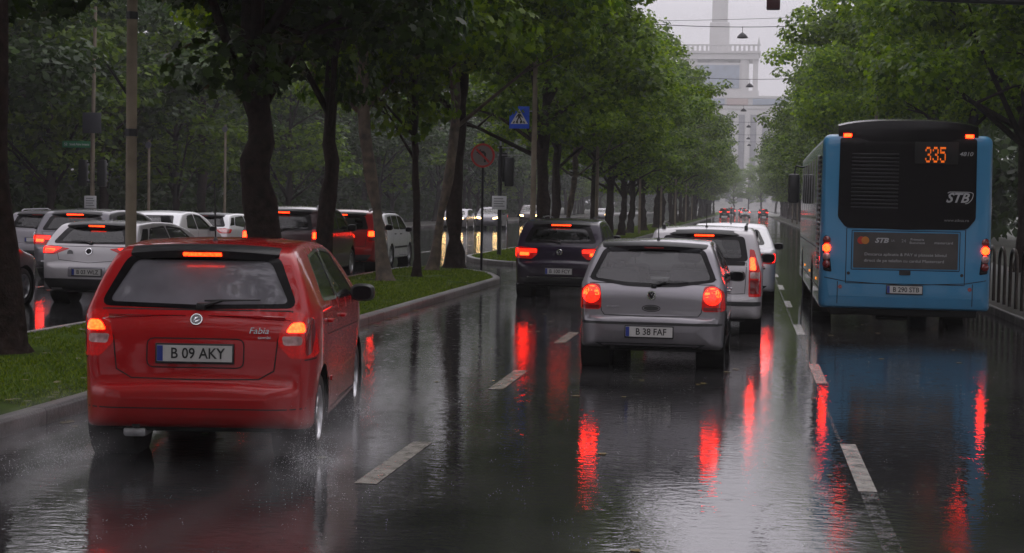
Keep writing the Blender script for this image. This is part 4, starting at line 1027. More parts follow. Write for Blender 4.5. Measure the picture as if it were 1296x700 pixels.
    lettering('Primaria\nBucuresti', .05, M['white_print'], ad, (.17, ya, 1.375), name='advert_text', sx=1.2)
    lettering('mastercard', .055, M['white_print'], ad, (.56, ya, 1.355), name='advert_text', sx=1.1)
    lettering('Descarca aplicatia & PAY si plateste biletul', .062, M['white_print'], ad, (0, ya, 1.165), name='advert_text', sx=1.14)
    lettering('direct de pe telefon cu cardul Mastercard', .062, M['white_print'], ad, (-.02, ya, 1.07), name='advert_text', sx=1.14)
    sh.strips('panel_gap', [('rear', [(-1.2, .80), (-.9, .745), (0, .70), (.9, .745), (1.2, .80)], False), ('rear', sym([(.88, 1.56), (.88, .72)]), True), ('rear', box2(-.80, .93, .80, 1.525, .01), True),
        ('right', [(.32, .38), (.32, 2.95)], False), ('left', [(.32, .38), (.32, 2.95)], False), ('rear', [(-1.0, .40), (-1.0, .74)], False), ('rear', [(1.0, .40), (1.0, .74)], False)], M['gap'], root, .006)
    sh.drape('flap_latch', 'rear', box2(-.085, .855, .085, .925, .015), M['black'], root, .008, .05, skirt=.01)
    for s in (1, -1):
        for z in (.66,): sh.drape('reflector', 'rear', ell(s*.96, z, .03, .03), M['lens_dark'], root, .008, .03, skirt=.008)
        sh.drape('tow_cap', 'rear', ell(s*.84, .87, .025, .025), M['black'], root, .004, .03)
        hous = sh.drape('tail_lamp', 'rear', rnd([(s*1.09, .88), (s*1.215, .90), (s*1.225, 1.42), (s*1.17, 1.45)], .03), M['gloss'], root, .005, .04)
        for z, mt in ((1.37, 'lens_dark'), (1.25, 'lit'), (1.12, 'lens_clear'), (1.0, 'lens_dark')):
            hh, nn = sh.hit('rear', s*1.175, z)
            mtx = Matrix.Translation((hh.x, hh.y-.004, hh.z)) @ Matrix.Rotation(R_(s*18), 4, 'Z')
            MB().lathe([(.062, 0), (.060, -.012), (.045, -.026), (.001, -.032)], 20, 'y', mtx).build('lamp_segment', M[mt], hous, 60)
        hh, nn = sh.hit('rear', s*.86, 2.93)
        MB().box((s*.90-.058, .030, 2.945), (s*.90+.058, .085, 2.995), .010).build('high_lamp', M['lit'], root)
    pl = plate(root, 0, -.012, .635, 'B 290 STB')
    # side glazing, doors, louvres
    for sd, s in (('left', -1), ('right', 1)):
        gl = sh.drape('window_band', sd, box2(1.75, 1.28, 11.55, 2.72, .06), M['bus_glass'], root, .006, .12, skirt=.008)
        for k in range(8):
            y = 1.75+k*1.4; hh, n = sh.hit(sd, y+.02, 2.0); MB().box((min(hh.x, hh.x+s*.012), y-.012, 1.30), (max(hh.x, hh.x+s*.012), y+.012, 2.70)).build('window_bar', M['steel'], gl)
        lv = MB()
        for k in range(24):
            z = .9+k*.075; hh, n = sh.hit(sd, .6, z); lv.box((min(hh.x-.002, hh.x+s*.016), .40, z), (max(hh.x-.002, hh.x+s*.016), 1.25, z+.045), .005)
        lv.build('side_louvre', M['black'], root)
        sh.strips('panel_gap', [(sd, [(y, .36), (y, 1.25)], False) for y in (1.5, 2.6, 4.1, 5.5, 6.9, 8.3, 10.2)]+[(sd, [(.3, 1.22), (11.6, 1.22)], False), (sd, [(.3, .62), (11.6, .62)], False)], M['gap'], root, .008)
        for y in (1.4, 4.6, 7.4): hh, n = sh.hit(sd, y, .72); MB().box((hh.x-.01, y-.05, .70), (hh.x+.01, y+.05, .74), .004).build('side_marker', M['amber'], root)
        m = MB(); hh, n = sh.hit(sd, 11.6, 2.6)
        m.tube([(hh.x-s*.02, 11.55, 2.75), (hh.x+s*.16, 11.75, 2.80), (hh.x+s*.20, 11.80, 2.60)], .02, 6)
        m.box((hh.x+s*.20-.13, 11.70, 1.95), (hh.x+s*.20+.13, 11.88, 2.62), .06); m.build('wing_mirror', M['black'], root)
    und = MB().box((-1.1, .15, .22), (1.1, 2.6, .36), .03); und.box((-.4, .3, .14), (.1, 1.5, .24), .05); und.tube([(-1.1, 3.35, .45), (1.1, 3.35, .45)], .09, 10); und.build('underbody', M['gap'], root)
    for s in (1, -1): MB().box((s*1.12-.14, 2.62, .10), (s*1.12+.14, 2.66, .40), .005).build('mud_flap', M['black'], root)
    return root
build_bus()

# ============================================================ ground, road, medians
def sheet(name, poly, z, mat, kind='structure', res=None):
    return tag(mobj(name, [(x, y, z) for x, y in poly], [list(range(len(poly)))], mat), kind=kind)
sheet('ground', [(-900, -300), (900, -300), (900, 1500), (-900, 1500)], -.06, M['soil'])
sheet('road', [(-22.6, -60), (4.42, -60), (4.42, 620), (-22.6, 620)], 0, M['road'])
sheet('side_road', [(-120, 39.5), (-22.6, 39.5), (-22.6, 47.5), (-120, 47.5)], 0, M['road'])
def raised(name, poly, h, mat, kerb=True, kw=.16, lab=None):
    """kerbed island or pavement: stone rim with an inner surface"""
    P = poly; Q = shrink(P, kw)
    n = len(P)
    if kerb:
        R0 = shrink(P, .02)
        V = [(x, y, -.02) for x, y in P]+[(x, y, h-.025) for x, y in P]+[(x, y, h) for x, y in R0]+[(x, y, h) for x, y in Q]+[(x, y, h-.03) for x, y in Q]
        F = [[k*n+i, k*n+(i+1) % n, (k+1)*n+(i+1) % n, (k+1)*n+i] for k in range(4) for i in range(n)]
        tag(mobj('kerb', V, F, M['kerb']), kind='structure')
    return tag(mobj(name, [(x, y, h-.012) for x, y in Q], [list(range(n))], mat), kind='structure')
MED1 = rnd([(-5.55, -40), (-5.55, 36.0), (-6.2, 38.6), (-7.6, 41.2), (-8.5, 41.6), (-8.95, 40.2), (-9.0, -40)], .7, 5)
MED2 = rnd([(-5.6, 620), (-9.0, 620), (-9.0, 50.5), (-8.4, 48.2), (-7.2, 46.2), (-6.0, 45.6), (-5.6, 47.5)], .7, 5)
raised('lawn', MED1, .13, M['turf']); raised('lawn', MED2, .13, M['turf'])
raised('pavement', [(4.42, -60), (8.2, -60), (8.2, 620), (4.42, 620)], .13, M['paving'])
raised('pavement', [(-27.5, 47.5), (-22.6, 47.5), (-22.6, 620), (-27.5, 620)], .13, M['paving'])
raised('pavement', [(-27.5, -60), (-22.6, -60), (-22.6, 39.5), (-27.5, 39.5)], .13, M['paving'])
# painted markings
V = []; F = []
def stripe(x0, y0, x1, y1, w=.13):
    b = len(V); V.extend([(x0-w/2, y0, .004), (x0+w/2, y0, .004), (x1+w/2, y1, .004), (x1-w/2, y1, .004)]); F.append([b, b+1, b+2, b+3])
for k in range(-3, 50): stripe(-2.42, 10.0+5.4*k, -2.42, 11.85+5.4*k, .15)
for k in range(0, 26): stripe(.83, 10.5+6.4*k, .83, 12.6+6.4*k, .12)
for k in range(0, 30): stripe(-11.6, 10+9*k, -11.6, 13+9*k)
for k in range(0, 30): stripe(-14., 10+9*k, -14., 13+9*k)
tag(mobj('road_markings', V, F, M['marking']), kind='structure')
V = []; F = []
stripe(.83, 5, .83, 10.48, .11)
for k in range(0, 26): stripe(.775, 12.7+6.4*k, .775, 16.7+6.4*k, .03)
tag(mobj('worn_line_markings', [(x, y, .002) for x, y, z in V], F, M['worn']), kind='structure')
# gullies in the gutter
# short grass on the medians
def grass(name, poly, n, ymax):
    P = np.array(poly); lo, hi = P.min(0), P.max(0); lo[1] = max(lo[1], 10); hi[1] = min(hi[1], ymax)
    u = rng.random(n)
    pts = np.stack([lo[0]+(hi[0]-lo[0])*rng.random(n), lo[1]+(hi[1]-lo[1])*u**1.25], 1); pts = pts[inpoly(pts, shrink(poly, .17))]
    from mathutils import noise as _nz
    keep = np.array([_nz.noise((x*.9, y*.9, 3.)) < .38 for x, y in pts])
    for tx, ty in ((-8.05, 16.3), (-7.55, 24), (-7.55, 28), (-7.73, 33.5), (-7.47, 35.6), (-7.82, 39.2), (-7.5, 40.5), (-7.87, 19.5)): keep &= np.hypot(pts[:, 0]-tx, pts[:, 1]-ty) > .45+.25*rng.random(len(pts))
    pts = pts[keep]; n = len(pts)
    a = rng.random(n)*2*math.pi; h = .012+.028*rng.random(n)*(1+pts[:, 1]/60); w = .006+.012*pts[:, 1]/35
    ln = (rng.random((n, 2))-.5)*.06
    A = np.stack([pts[:, 0]-np.cos(a)*w, pts[:, 1]-np.sin(a)*w, np.full(n, .115)], 1); B = np.stack([pts[:, 0]+np.cos(a)*w, pts[:, 1]+np.sin(a)*w, np.full(n, .115)], 1)
    C = np.stack([pts[:, 0]+ln[:, 0], pts[:, 1]+ln[:, 1], .115+h], 1)
    V = np.stack([A, B, C], 1).reshape(-1, 3); F = np.arange(3*n).reshape(-1, 3)
    tag(mobj(name, V, F, M['grass']), 'short wet green grass on the median strip', 'grass', kind='stuff')
grass('grass', MED1, 70000, 42); grass('grass', MED2, 60000, 130)

def litter():
    r = np.random.default_rng(77); P = []
    for k in range(260):
        y = 11+30*r.random()**1.3; P.append((-5.75-3.1*r.random(), y, .135+.02*r.random()))
    for k in range(120):
        y = 11+26*r.random(); P.append((-5.50+.22*r.random()**2, y, .006))
    for k in range(60):
        y = 8+26*r.random(); P.append((-5.3+9.6*r.random(), y, .006))
    P = np.array(P); n = len(P); S = leaf_shape('lobed'); k = len(S); a = r.random(n)*6.28; sz = .05+.05*r.random(n)
    X = S[None, :, 0]*np.cos(a)[:, None]-S[None, :, 1]*np.sin(a)[:, None]; Y = S[None, :, 0]*np.sin(a)[:, None]+S[None, :, 1]*np.cos(a)[:, None]
    Z = (r.random((n, 1))-.5)*S[None, :, 0]*.25*(P[:, 2:3] > .05)
    V = np.stack([P[:, 0:1]+X*sz[:, None], P[:, 1:2]+Y*sz[:, None], P[:, 2:3]+Z*sz[:, None]], 2).reshape(-1, 3)
    tag(mobj('fallen_leaves', V, np.arange(n*k).reshape(n, k), leaf_mat('fallen_leaf', (.05, .06, .012), (.16, .12, .03), .1)), 'wet fallen leaves strewn on the grass and along the kerb', 'leaves', kind='stuff')
# ============================================================ trees
def leaf_shape(n):
    """one leaf blade outline, maple-like"""
    if n == 'lobed': return np.array([(0, 0), (.28, .12), (.5, .08), (.38, .38), (.55, .62), (.24, .66), (0, 1.0), (-.24, .66), (-.55, .62), (-.38, .38), (-.5, .08), (-.28, .12)])
    return np.array([(0, 0), (.36, .35), (.22, .75), (0, 1.), (-.22, .75), (-.36, .35)])
litter()
def crown_mesh(name, clumps, per, size, kind, mat, r):
    S = leaf_shape(kind); k = len(S)
    C = []; Nn = []
    for (c, rad) in clumps:
        m = int(per*(rad/1.1)**2)
        d = r.normal(size=(m, 3)); d /= np.linalg.norm(d, axis=1)[:, None]
        d[:, 2] = np.where(d[:, 2] < -.2, d[:, 2]*.6, d[:, 2])
        rr = rad*(.55+.5*r.random(m)**.7)
        p = np.array(c)+d*rr[:, None]*np.array([1, 1, .72])
        C.append(p); Nn.append(d+np.array([0, 0, .55])+r.normal(size=(m, 3))*.55)
    C = np.concatenate(C); Nn = np.concatenate(Nn); Nn /= np.linalg.norm(Nn, axis=1)[:, None]
    n = len(C)
    t = r.normal(size=(n, 3))+np.array([0, 0, -.8]); t -= Nn*(t*Nn).sum(1)[:, None]; t /= np.linalg.norm(t, axis=1)[:, None]; b = np.cross(Nn, t)
    sz = size*(.65+.7*r.random(n))
    V = C[:, None, :]+(b[:, None, :]*S[None, :, 0, None]+t[:, None, :]*(S[None, :, 1, None]-.3))*sz[:, None, None]
    V = V-Nn[:, None, :]*(np.abs(S[None, :, 0, None])**2*.5*sz[:, None, None])
    F = np.arange(n*k).reshape(n, k)
    me = npmesh(name, V.reshape(-1, 3), F); me.materials.append(mat); return me
def tree_model(seed, H, base, R, trunk_r, nclump, per, size, kind, mat, bark, lean=(0, 0), limbs=9, low=0.):
    """returns (trunk mesh, crown mesh). origin at the foot"""
    r = np.random.default_rng(seed)
    m = MB(); lean = np.array([lean[0], lean[1]])
    zk = [-.15, 0, .12, .4, 1.2, base*.75, base+1.2, base+(H-base)*.4, base+(H-base)*.72]
    rk = [trunk_r*2.1, trunk_r*1.75, trunk_r*1.38, trunk_r*1.1, trunk_r, trunk_r*.93, trunk_r*.8, trunk_r*.5, trunk_r*.15]
    zz = list(zk[:4])+list(np.linspace(.75, base+1.2, 12))+zk[7:]
    rad = list(np.interp(zz, zk, rk)); nz_ = len(zz)
    rad = [q*(1+.10*r.normal()) if 2 < i < nz_-2 else q for i, q in enumerate(rad)]
    wob = r.normal(size=(nz_, 2))*trunk_r*.30; wob[:3] = 0
    cx = [lean*(z/base if z < base else 1+.35*(z-base)/base)+w for z, w in zip(zz, np.cumsum(wob, 0)*.6)]
    pts = [(c[0], c[1], z) for c, z in zip(cx, zz)]
    m.tube(pts, rad, 14)
    top = cx[-2]
    clumps = []
    for i in range(limbs):
        a = 2*math.pi*(i+r.random()*.8)/limbs*1.0 if i < limbs else r.random()*6.3
        z0 = base*.8+(H-base)*.5*r.random()**1.3
        k = np.interp(z0, zz, range(len(zz))); i0 = int(k); f = k-i0
        s = np.array(pts[i0])*(1-f)+np.array(pts[min(i0+1, len(pts)-1)])*f
        ln = R*(.55+.4*r.random()); up = (H-base)*(.10+.28*r.random())
        e = s+np.array([math.cos(a)*ln, math.sin(a)*ln, up]); mid = (s+e)/2+np.array([0, 0, up*.25])+r.normal(size=3)*.15
        m.tube([s, mid, e], [trunk_r*.42, trunk_r*.26, trunk_r*.06], 6)
        for q in range(2):
            a2 = a+r.normal()*.7; e2 = mid+np.array([math.cos(a2)*ln*.45, math.sin(a2)*ln*.45, up*.4*r.random()+.2]); m.tube([mid, (mid+e2)/2+np.array([0, 0, .12]), e2], [trunk_r*.2, trunk_r*.13, trunk_r*.03], 5)
            clumps.append((e2, .7+.4*r.random()))
        clumps.append((e, .75+.45*r.random()))
    zc = base+(H-base)*.48; hz = (H-base)*.52
    ctr = np.array([top[0], top[1], zc])
    while len(clumps) < nclump:
        d = r.normal(size=3); d /= np.linalg.norm(d)
        rr = .35+.62*r.random()**.5
        # broader below, ragged outline
        prof = 1.08-.28*max(0, d[2])**2+low*max(0, -d[2])
        lump = .80+.28*math.sin(d[0]*4.1+seed)*math.cos(d[1]*3.7+seed*1.7)+.12*r.normal()
        p = ctr+d*rr*np.array([R*prof*lump, R*prof*lump, hz*(1 if d[2] > 0 else .92)])
        if p[2] < base*.9: continue
        clumps.append((p, .55+.75*r.random()))
    tm = npmesh('trunk', m.v, m.f); tm.materials.append(bark)
    tm.polygons.foreach_set('use_smooth', np.ones(len(tm.polygons), bool))
    return tm, crown_mesh('crown', clumps, per, size, kind, mat, r)
def plant_tree(model, x, y, rz, sc, label, group=None, name='street_tree', z=.11, cat='tree'):
    t = thing(name, label, cat, (x, y, z), rz, group)
    t.scale = sc if hasattr(sc, '__len__') else (sc, sc, sc)
    link(bpy.data.objects.new('trunk', model[0]), t); link(bpy.data.objects.new('crown', model[1]), t)
    return t
TA = tree_model(11, 15.5, 4.1, 4.6, .20, 120, 266, .165, 'lobed', M['leaf'], M['bark'], low=.1)
TB = tree_model(12, 16.5, 4.4, 4.9, .235, 130, 251, .165, 'lobed', M['leaf'], M['bark'], lean=(.25, .1), low=.1)
TC = tree_model(13, 14.0, 4.7, 4.3, .185, 105, 266, .165, 'lobed', M['leaf_fresh'], M['bark'], lean=(-.3, 0), low=.15)
TD = tree_model(14, 15.0, 4.3, 4.8, .145, 115, 251, .165, 'lobed', M['leaf_fresh'], M['bark_pale'], lean=(-.62, .1), low=.15)
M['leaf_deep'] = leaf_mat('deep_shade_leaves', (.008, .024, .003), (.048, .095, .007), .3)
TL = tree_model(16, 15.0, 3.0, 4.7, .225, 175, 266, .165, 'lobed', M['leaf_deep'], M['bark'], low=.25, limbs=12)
TS = tree_model(15, 8.5, 3.0, 2.2, .085, 40, 170, .17, 'lobed', M['leaf'], M['bark'], limbs=7)
FA = tree_model(21, 16, 3.2, 4.9, .22, 95, 130, .25, 'simple', M['leaf'], M['bark'], low=.1)
FB = tree_model(22, 17, 3.0, 4.6, .24, 100, 130, .25, 'simple', M['leaf'], M['bark'], lean=(.3, 0), low=.1)
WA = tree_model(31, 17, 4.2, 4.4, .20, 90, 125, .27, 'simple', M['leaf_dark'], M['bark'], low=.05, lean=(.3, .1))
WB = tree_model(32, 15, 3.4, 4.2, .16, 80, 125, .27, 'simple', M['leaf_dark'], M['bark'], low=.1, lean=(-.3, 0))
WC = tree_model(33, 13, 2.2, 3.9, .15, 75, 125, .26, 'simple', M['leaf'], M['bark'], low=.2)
G1 = 'trees on the near grass median'
plant_tree(TA, -8.05, 16.3, .4, (1.0, 1.0, 1.0), 'near black tree trunk at the frame edge rising from the grass', G1)
plant_tree(TL, -7.55, 24.0, 1.7, (1.08, 1.08, 1.0), 'thick dark forked trunk rising behind the red hatchback roof', G1)
plant_tree(TL, -7.55, 28.0, 4.2, (.62, .62, 1.05), 'straight slim dark trunk between the off-roader and the maroon car', G1)
plant_tree(TD, -7.73, 33.5, 0, (.95, .95, .95), 'leaning trunk with a pale patched foot on the grass', G1)
plant_tree(TS, -7.47, 35.6, .9, (1., 1., 1.1), 'thinnest trunk standing alone mid grass beside the leaning one', G1)
plant_tree(TD, -7.82, 39.2, 3.6, (.85, .85, .95), 'peeling trunk, the paler one of a close pair near the lawn tip', G1)
plant_tree(TC, -7.50, 40.5, 3.0, (1.1, 1.1, 1.05), 'dark broad trunk, right one of the close pair near the lawn tip', G1)
plant_tree(TA, -7.9, 6.5, 2.9, 1., 'overhanging tree whose boughs darken the upper corner of the view', G1)
G2 = 'trees along the far median'
near2 = [(-6.6, 51.0, TB, 'dark trunk directly behind the lamp post with the crossing sign'), (-7.2, 60.5, TC, 'stout trunk rising just past the navy hatchback roof'),
         (-7.5, 66., TD, 'slim leaning trunk behind the stout one, past the navy car'), (-7.0, 73, TA, 'bent trunk forking low beyond the white minivan'),
         (-7.0, 81, TB, 'broad trunk standing over the white minivan roof corner'), (-6.9, 88, FA, 'trunk just before the thin grey lighting column on the median')]
for i, (x, y, mdl, lab) in enumerate(near2): plant_tree(mdl, x, y, i*1.31, [(.9, .95, .88), (.85, .9, .76), (.85, .9, .74), (.85, .9, .72), (.85, .9, .70), (.88, .9, .74)][i], lab, G2)
y = 96.; i = 0
while y < 330:
    plant_tree([FA, FB][i % 2], -7.0+.35*math.sin(i*2.3), y, i*2.1, ((.9, .95, .76) if y < 112 else (.98, 1., .86+.10*((i*7) % 5)/4)), 'leafy street tree fading into the hazy far median row', G2); i += 1; y += 8.2+1.5*math.sin(i*1.7)
G3 = 'street trees along the bus lane pavement'
right = [(8.1, 23, TC, 'bright leafed tree filling the corner above the bus'), (8.0, 30, TD, 'tree with low bright sprays beside the bus tail'), (8.0, 38.5, TA, 'dark trunk and crown behind the bus, by the hoops'),
         (7.9, 47, TB, 'tall green tree over the front half of the bus'), (7.5, 56, TC, 'light green tree rising over the bus roof, under the mast arm'), (7.3, 65, TA, 'high rounded tree just left of the bus roof'), (7.1, 75, TD, 'loose pale tree near the hanging lamps'), (7.0, 84, TB, 'dense tree whose edge meets the open sky')]
for i, (x, y, mdl, lab) in enumerate(right): plant_tree(mdl, x, y, 1+i*1.9, (1, 1, [.85, .9, .95, 1, .95, 1.0, .95, 1.][i]), lab, G3)
y = 93.; i = 0
while y < 330:
    plant_tree([FB, FA][i % 2], 7.0+.4*math.sin(i*1.9), y, i*1.7, (1, 1, .84+.12*((i*3) % 5)/4), 'leafy street tree fading into the hazy row beyond the bus', G3); i += 1; y += 8.4+1.4*math.sin(i*2.1)
for i, (x, y, s) in enumerate([(9, 390, 1.0), (14, 410, 1.15), (4, 430, .95), (20, 430, 1.2), (-3.5, 445, .8), (.5, 470, .9), (8, 450, 1.1), (27, 405, 1.1), (-20, 440, 1.1), (-27, 420, 1.2)]):
    plant_tree(FA if i % 2 else FB, x, y, i, (s*1.2, s*1.2, s), 'dark hazy tree closing the view at the end of the road', 'trees at the end of the avenue')
G4 = 'park trees beyond the side carriageway'
r4 = np.random.default_rng(5); i = 0
for row, x0 in enumerate((-27.6, -33.5, -41)):
    y = 24+row*3
    while y < 330:
        mdl = [WA, WB, WC][int(r4.integers(3))]
        t = plant_tree(mdl, x0+r4.normal()*.9, y, r4.random()*6.3, (1.22, 1.22, .85+.25*r4.random()), 'dark park tree standing in the gloom beyond the parked lines of cars', G4, 'park_tree', -.05); i += 1
        y += (6.2 if y < 80 else 9)+2.5*r4.random()
# darker planting deeper in the park and behind the right pavement
def wood(name, label, x0, x1, y0, y1, n, h, seed, size=.55):
    r = np.random.default_rng(seed)
    cl = []
    for k in range(n):
        x = x0+(x1-x0)*r.random(); y = y0+(y1-y0)*r.random(); hh = h*(.7+.4*r.random()); z = hh*r.random()**.75
        cl.append(((x, y, z+.3), 1.2+1.0*r.random()))
    me = crown_mesh(name, cl, 26, size, 'simple', M['leaf_dark'], r)
    tag(link(bpy.data.objects.new(name, me)), label, 'woodland', kind='stuff')
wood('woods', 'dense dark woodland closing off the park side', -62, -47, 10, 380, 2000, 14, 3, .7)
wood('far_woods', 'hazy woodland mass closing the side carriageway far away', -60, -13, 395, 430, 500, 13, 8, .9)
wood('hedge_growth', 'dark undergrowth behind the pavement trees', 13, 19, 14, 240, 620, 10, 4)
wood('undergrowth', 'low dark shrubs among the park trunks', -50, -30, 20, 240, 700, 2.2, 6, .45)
# unseen trees beside and behind the viewer, added to shade the street
for i, (x, y, s) in enumerate([(-8, -3, 1), (-7.8, -12, 1), (8.4, 14, 1.), (8.4, 5, .95), (8.2, -4, 1), (8.4, -13, 1), (-7.8, -20, 1), (8.4, -22, 1), (-7.8, -29, 1), (8, -31, 1.05), (-7.6, -38, 1.1), (7.8, -40, 1.1), (-18, -8, 1), (-18, -20, 1.1), (-17, -33, 1.1), (-1, -52, 1.2), (6, -54, 1.2), (-8, -54, 1.2)]):
    plant_tree([FA, FB][i % 2], x, y, i, s, 'unseen tree around the viewpoint, added to shade the street', 'unseen shading trees around the viewpoint')

# ============================================================ street furniture
def pole_mesh(h, r0, r1, n=12, bands=()):
    m = MB(); m.tube([(0, 0, -.1), (0, 0, h*.5), (0, 0, h)], [r0, (r0+r1)/2, r1], n)
    return m
# concrete pole on the near median
p = thing('concrete_pole', 'weathered concrete pole in front of the white hatchback', 'pole', (-7.87, 19.5, .12), 0)
pole_mesh(9.5, .072, .060, 14).build('shaft', M['concrete_pole'], p)
for z in (2.55, 4.05): MB().lathe([(.066, z-.05), (.077, z-.045), (.077, z+.045), (.066, z+.05)], 16).build('clamp', M['dark_metal'], p)
b = MB(); b.tube([(-.07, 0, 3.05), (-.22, -.03, 3.28), (-.32, -.05, 3.42)], [.018, .022, .012], 6)
b.build('old_bracket', M['dark_metal'], p)
# no left turn sign
p = thing('traffic_sign', 'round no left turn sign on a thin dark post at the lawn tip', 'road sign', (-6.72, 40.1, .12), 0)
pole_mesh(3.3, .033, .033, 10).build('post', M['dark_metal'], p)
s = MB().lathe([(.36, -.012), (.36, .012), (.001, .012)], 40, 'y', Matrix.Translation((0, -.05, 2.93)) @ Matrix.Diagonal((.86, 1, .86, 1)), ).lathe([(.36, -.012), (.29, -.013)], 40, 'y', Matrix.Translation((0, -.05, 2.93)) @ Matrix.Diagonal((.86, 1, .86, 1))).build('sign_ring', M['sign_red'], p)
MB().lathe([(.30, -.0155), (.001, -.0155)], 40, 'y', Matrix.Translation((0, -.05, 2.93)) @ Matrix.Diagonal((.86, 1, .86, 1))).build('sign_face', M['sign_dull'], s)
a = MB(); zc = 2.93
arr = [(.10, zc-.20), (.10, zc+.06), (.04, zc+.13), (-.06, zc+.13), (-.06, zc+.19), (-.20, zc+.095), (-.06, zc+.0), (-.06, zc+.065), (.01, zc+.065), (.04, zc+.04), (.04, zc-.20)]
arr = [(x*.86, zc+(z-zc)*.86) for x, z in arr]; a.prism(arr, .002, Matrix.Translation((0, -.0685, 0))); a.build('arrow', M['ink'], s)
q = MB(); c, d = math.cos(R_(45)), math.sin(R_(45))
q.prism([(-.19, zc+.15), (-.15, zc+.19), (.19, zc-.15), (.15, zc-.19)], .002, Matrix.Translation((0, -.072, 0))); q.build('bar', M['sign_red'], s)
# signal post at the tip of the far median
def signal_head(parent, x, y, z, face=1, mat=M['dark_metal'], lit=None):
    m = MB(); m.box((x-.15, y-.11, z-.48), (x+.15, y+.11, z+.48), .03)
    for k in (-1, 0, 1):
        zz = z+k*.30; V = []; F = []
        for j in range(13):
            aa = R_(-20)+R_(220)*j/12
            V += [(x+.115*math.cos(aa), y-face*.11, zz+.115*math.sin(aa)), (x+.115*math.cos(aa), y-face*(.30 if j else .11), zz+.115*math.sin(aa))]
        for j in range(12): F.append([2*j, 2*j+1, 2*j+3, 2*j+2])
        m.add(V, F)
    h = m.build('signal_head', mat, parent)
    for k in (-1, 0, 1):
        MB().lathe([(.10, 0), (.07, -face*.02), (.001, -face*.028)], 20, 'y', Matrix.Translation((x, y-face*.112, z+k*.30))).build('signal_lens', M['gloss'], h)
    return h
p = thing('signal_post', 'dark traffic signal post with a small white board below', 'traffic light', (-8.05, 51.5, .12), 0)
pole_mesh(3.6, .07, .06).build('post', M['dark_metal'], p)
signal_head(p, .06, .13, 2.90, -1); signal_head(p, .30, .05, 2.75, -1); b = MB()
MB().box((-.1, -.04, 3.52), (.75, -.02, 3.55)).build('cross_bar', M['steel'], p); MB().box((-.1, -.04, 3.28), (.75, -.02, 3.31)).build('cross_bar', M['steel'], p); b.tube([(0, 0, 3.2), (0, 0, 3.75)], .03, 8); b.build('bracket', M['steel'], p); MB().box((.0, -.03, 2.6), (.3, .03, 2.65)).build('bracket', M['dark_metal'], p)
bd = MB().box((-.24, -.11, 1.50), (.24, -.085, 1.95), .006).build('notice_board', M['sign_white'], p)
l = MB()
for k in range(4): l.box((-.18, -.1135, 1.60+k*.08), (.18-.05*(k % 2), -.1105, 1.635+k*.08))
l.build('notice_text', M['grey_print'], bd)
# lamp post with crossing sign
p = thing('lamp_post', 'tall pale lamp post carrying the blue crossing sign', 'lamp post', (-6.55, 48.6, .12), 0)
pole_mesh(9.0, .095, .06, 14).build('shaft', M['concrete_pole'], p)
m = MB(); m.tube([(0, 0, 8.8), (.5, 0, 9.3), (1.6, 0, 9.5)], [.04, .035, .03], 8); m.lathe([(.05, .12), (.22, 0), (.20, -.03), (.001, -.05)], 16, 'z', Matrix.Translation((1.7, 0, 9.48))); m.build('lamp_arm', M['steel'], p)
sx = -.46; sz = 4.37
s = MB().box((sx-.31, -.13, sz-.34), (sx+.31, -.115, sz+.34), .012).build('crossing_sign', M['sign_blue'], p)
MB().tube([(0, 0, sz+.2), (sx, -.1, sz+.2)], .02, 6).build('bracket', M['steel'], p)
tri = [(sx, sz+.26), (sx+.27, sz-.20), (sx-.27, sz-.20)]
MB().prism(tri, .002, Matrix.Translation((0, -.134, 0))).build('triangle', M['sign_white'], s)
w = MB()
for k in range(4): w.prism([(sx-.20+k*.112, sz-.185), (sx-.15+k*.112, sz-.185), (sx-.135+k*.095, sz-.11), (sx-.165+k*.095, sz-.11)], .002, Matrix.Translation((0, -.138, 0)))
w.lathe([(.033, 0), (.001, -.002)], 14, 'y', Matrix.Translation((sx, -.1365, sz+.155)))
w.prism([(sx-.045, sz+.11), (sx+.045, sz+.11), (sx+.04, sz-.02), (sx-.04, sz-.02)], .002, Matrix.Translation((0, -.1385, 0)))
w.prism([(sx-.04, sz-.005), (sx+.005, sz-.005), (sx-.075, sz-.165), (sx-.115, sz-.165)], .002, Matrix.Translation((0, -.139, 0)))
w.prism([(sx-.005, sz-.005), (sx+.04, sz-.005), (sx+.115, sz-.165), (sx+.075, sz-.165)], .002, Matrix.Translation((0, -.1395, 0)))
w.prism([(sx+.04, sz+.10), (sx+.115, sz+.0), (sx+.09, sz-.015), (sx+.03, sz+.06)], .002, Matrix.Translation((0, -.140, 0)))
w.prism([(sx-.04, sz+.10), (sx-.115, sz+.0), (sx-.09, sz-.015), (sx-.03, sz+.06)], .002, Matrix.Translation((0, -.1405, 0)))
w.build('walker_symbol', M['ink'], s)
# left corner: pole with blue board, street name and signals
p = thing('signal_pole', 'pale tall pole with green street name, dark board and signals', 'pole', (-23.68, 55, .12), 0)
m = MB(); m.tube([(0, 0, -.1), (0, 0, 4.), (.08, 0, 8.6)], [.085, .075, .06], 12); m.build('shaft', M['concrete_pole'], p)
MB().box((-.33, -.16, 4.0), (.38, -.12, 4.75), .01).build('sign_board', M['sign_back'], p)
g = MB().box((-1.16, -.03, 3.47), (-.08, -.01, 3.71), .004).build('street_name_sign', M['sign_green'], p)
lettering('Strada Petre Ionescu', .125, M['sign_white'], g, (-.50, -.034, 3.59), name='street_name', sx=.72, bold=.001)
lettering('S2', .14, M['sign_white'], g, (-1.02, -.034, 3.59), name='street_name')
signal_head(p, -.36, 0, 2.55, -1); signal_head(p, .36, 0, 2.55, -1)
for zz_ in (2.9, 2.2): MB().box((-.36, -.02, zz_), (.36, .02, zz_+.05)).build('bracket', M['dark_metal'], p)
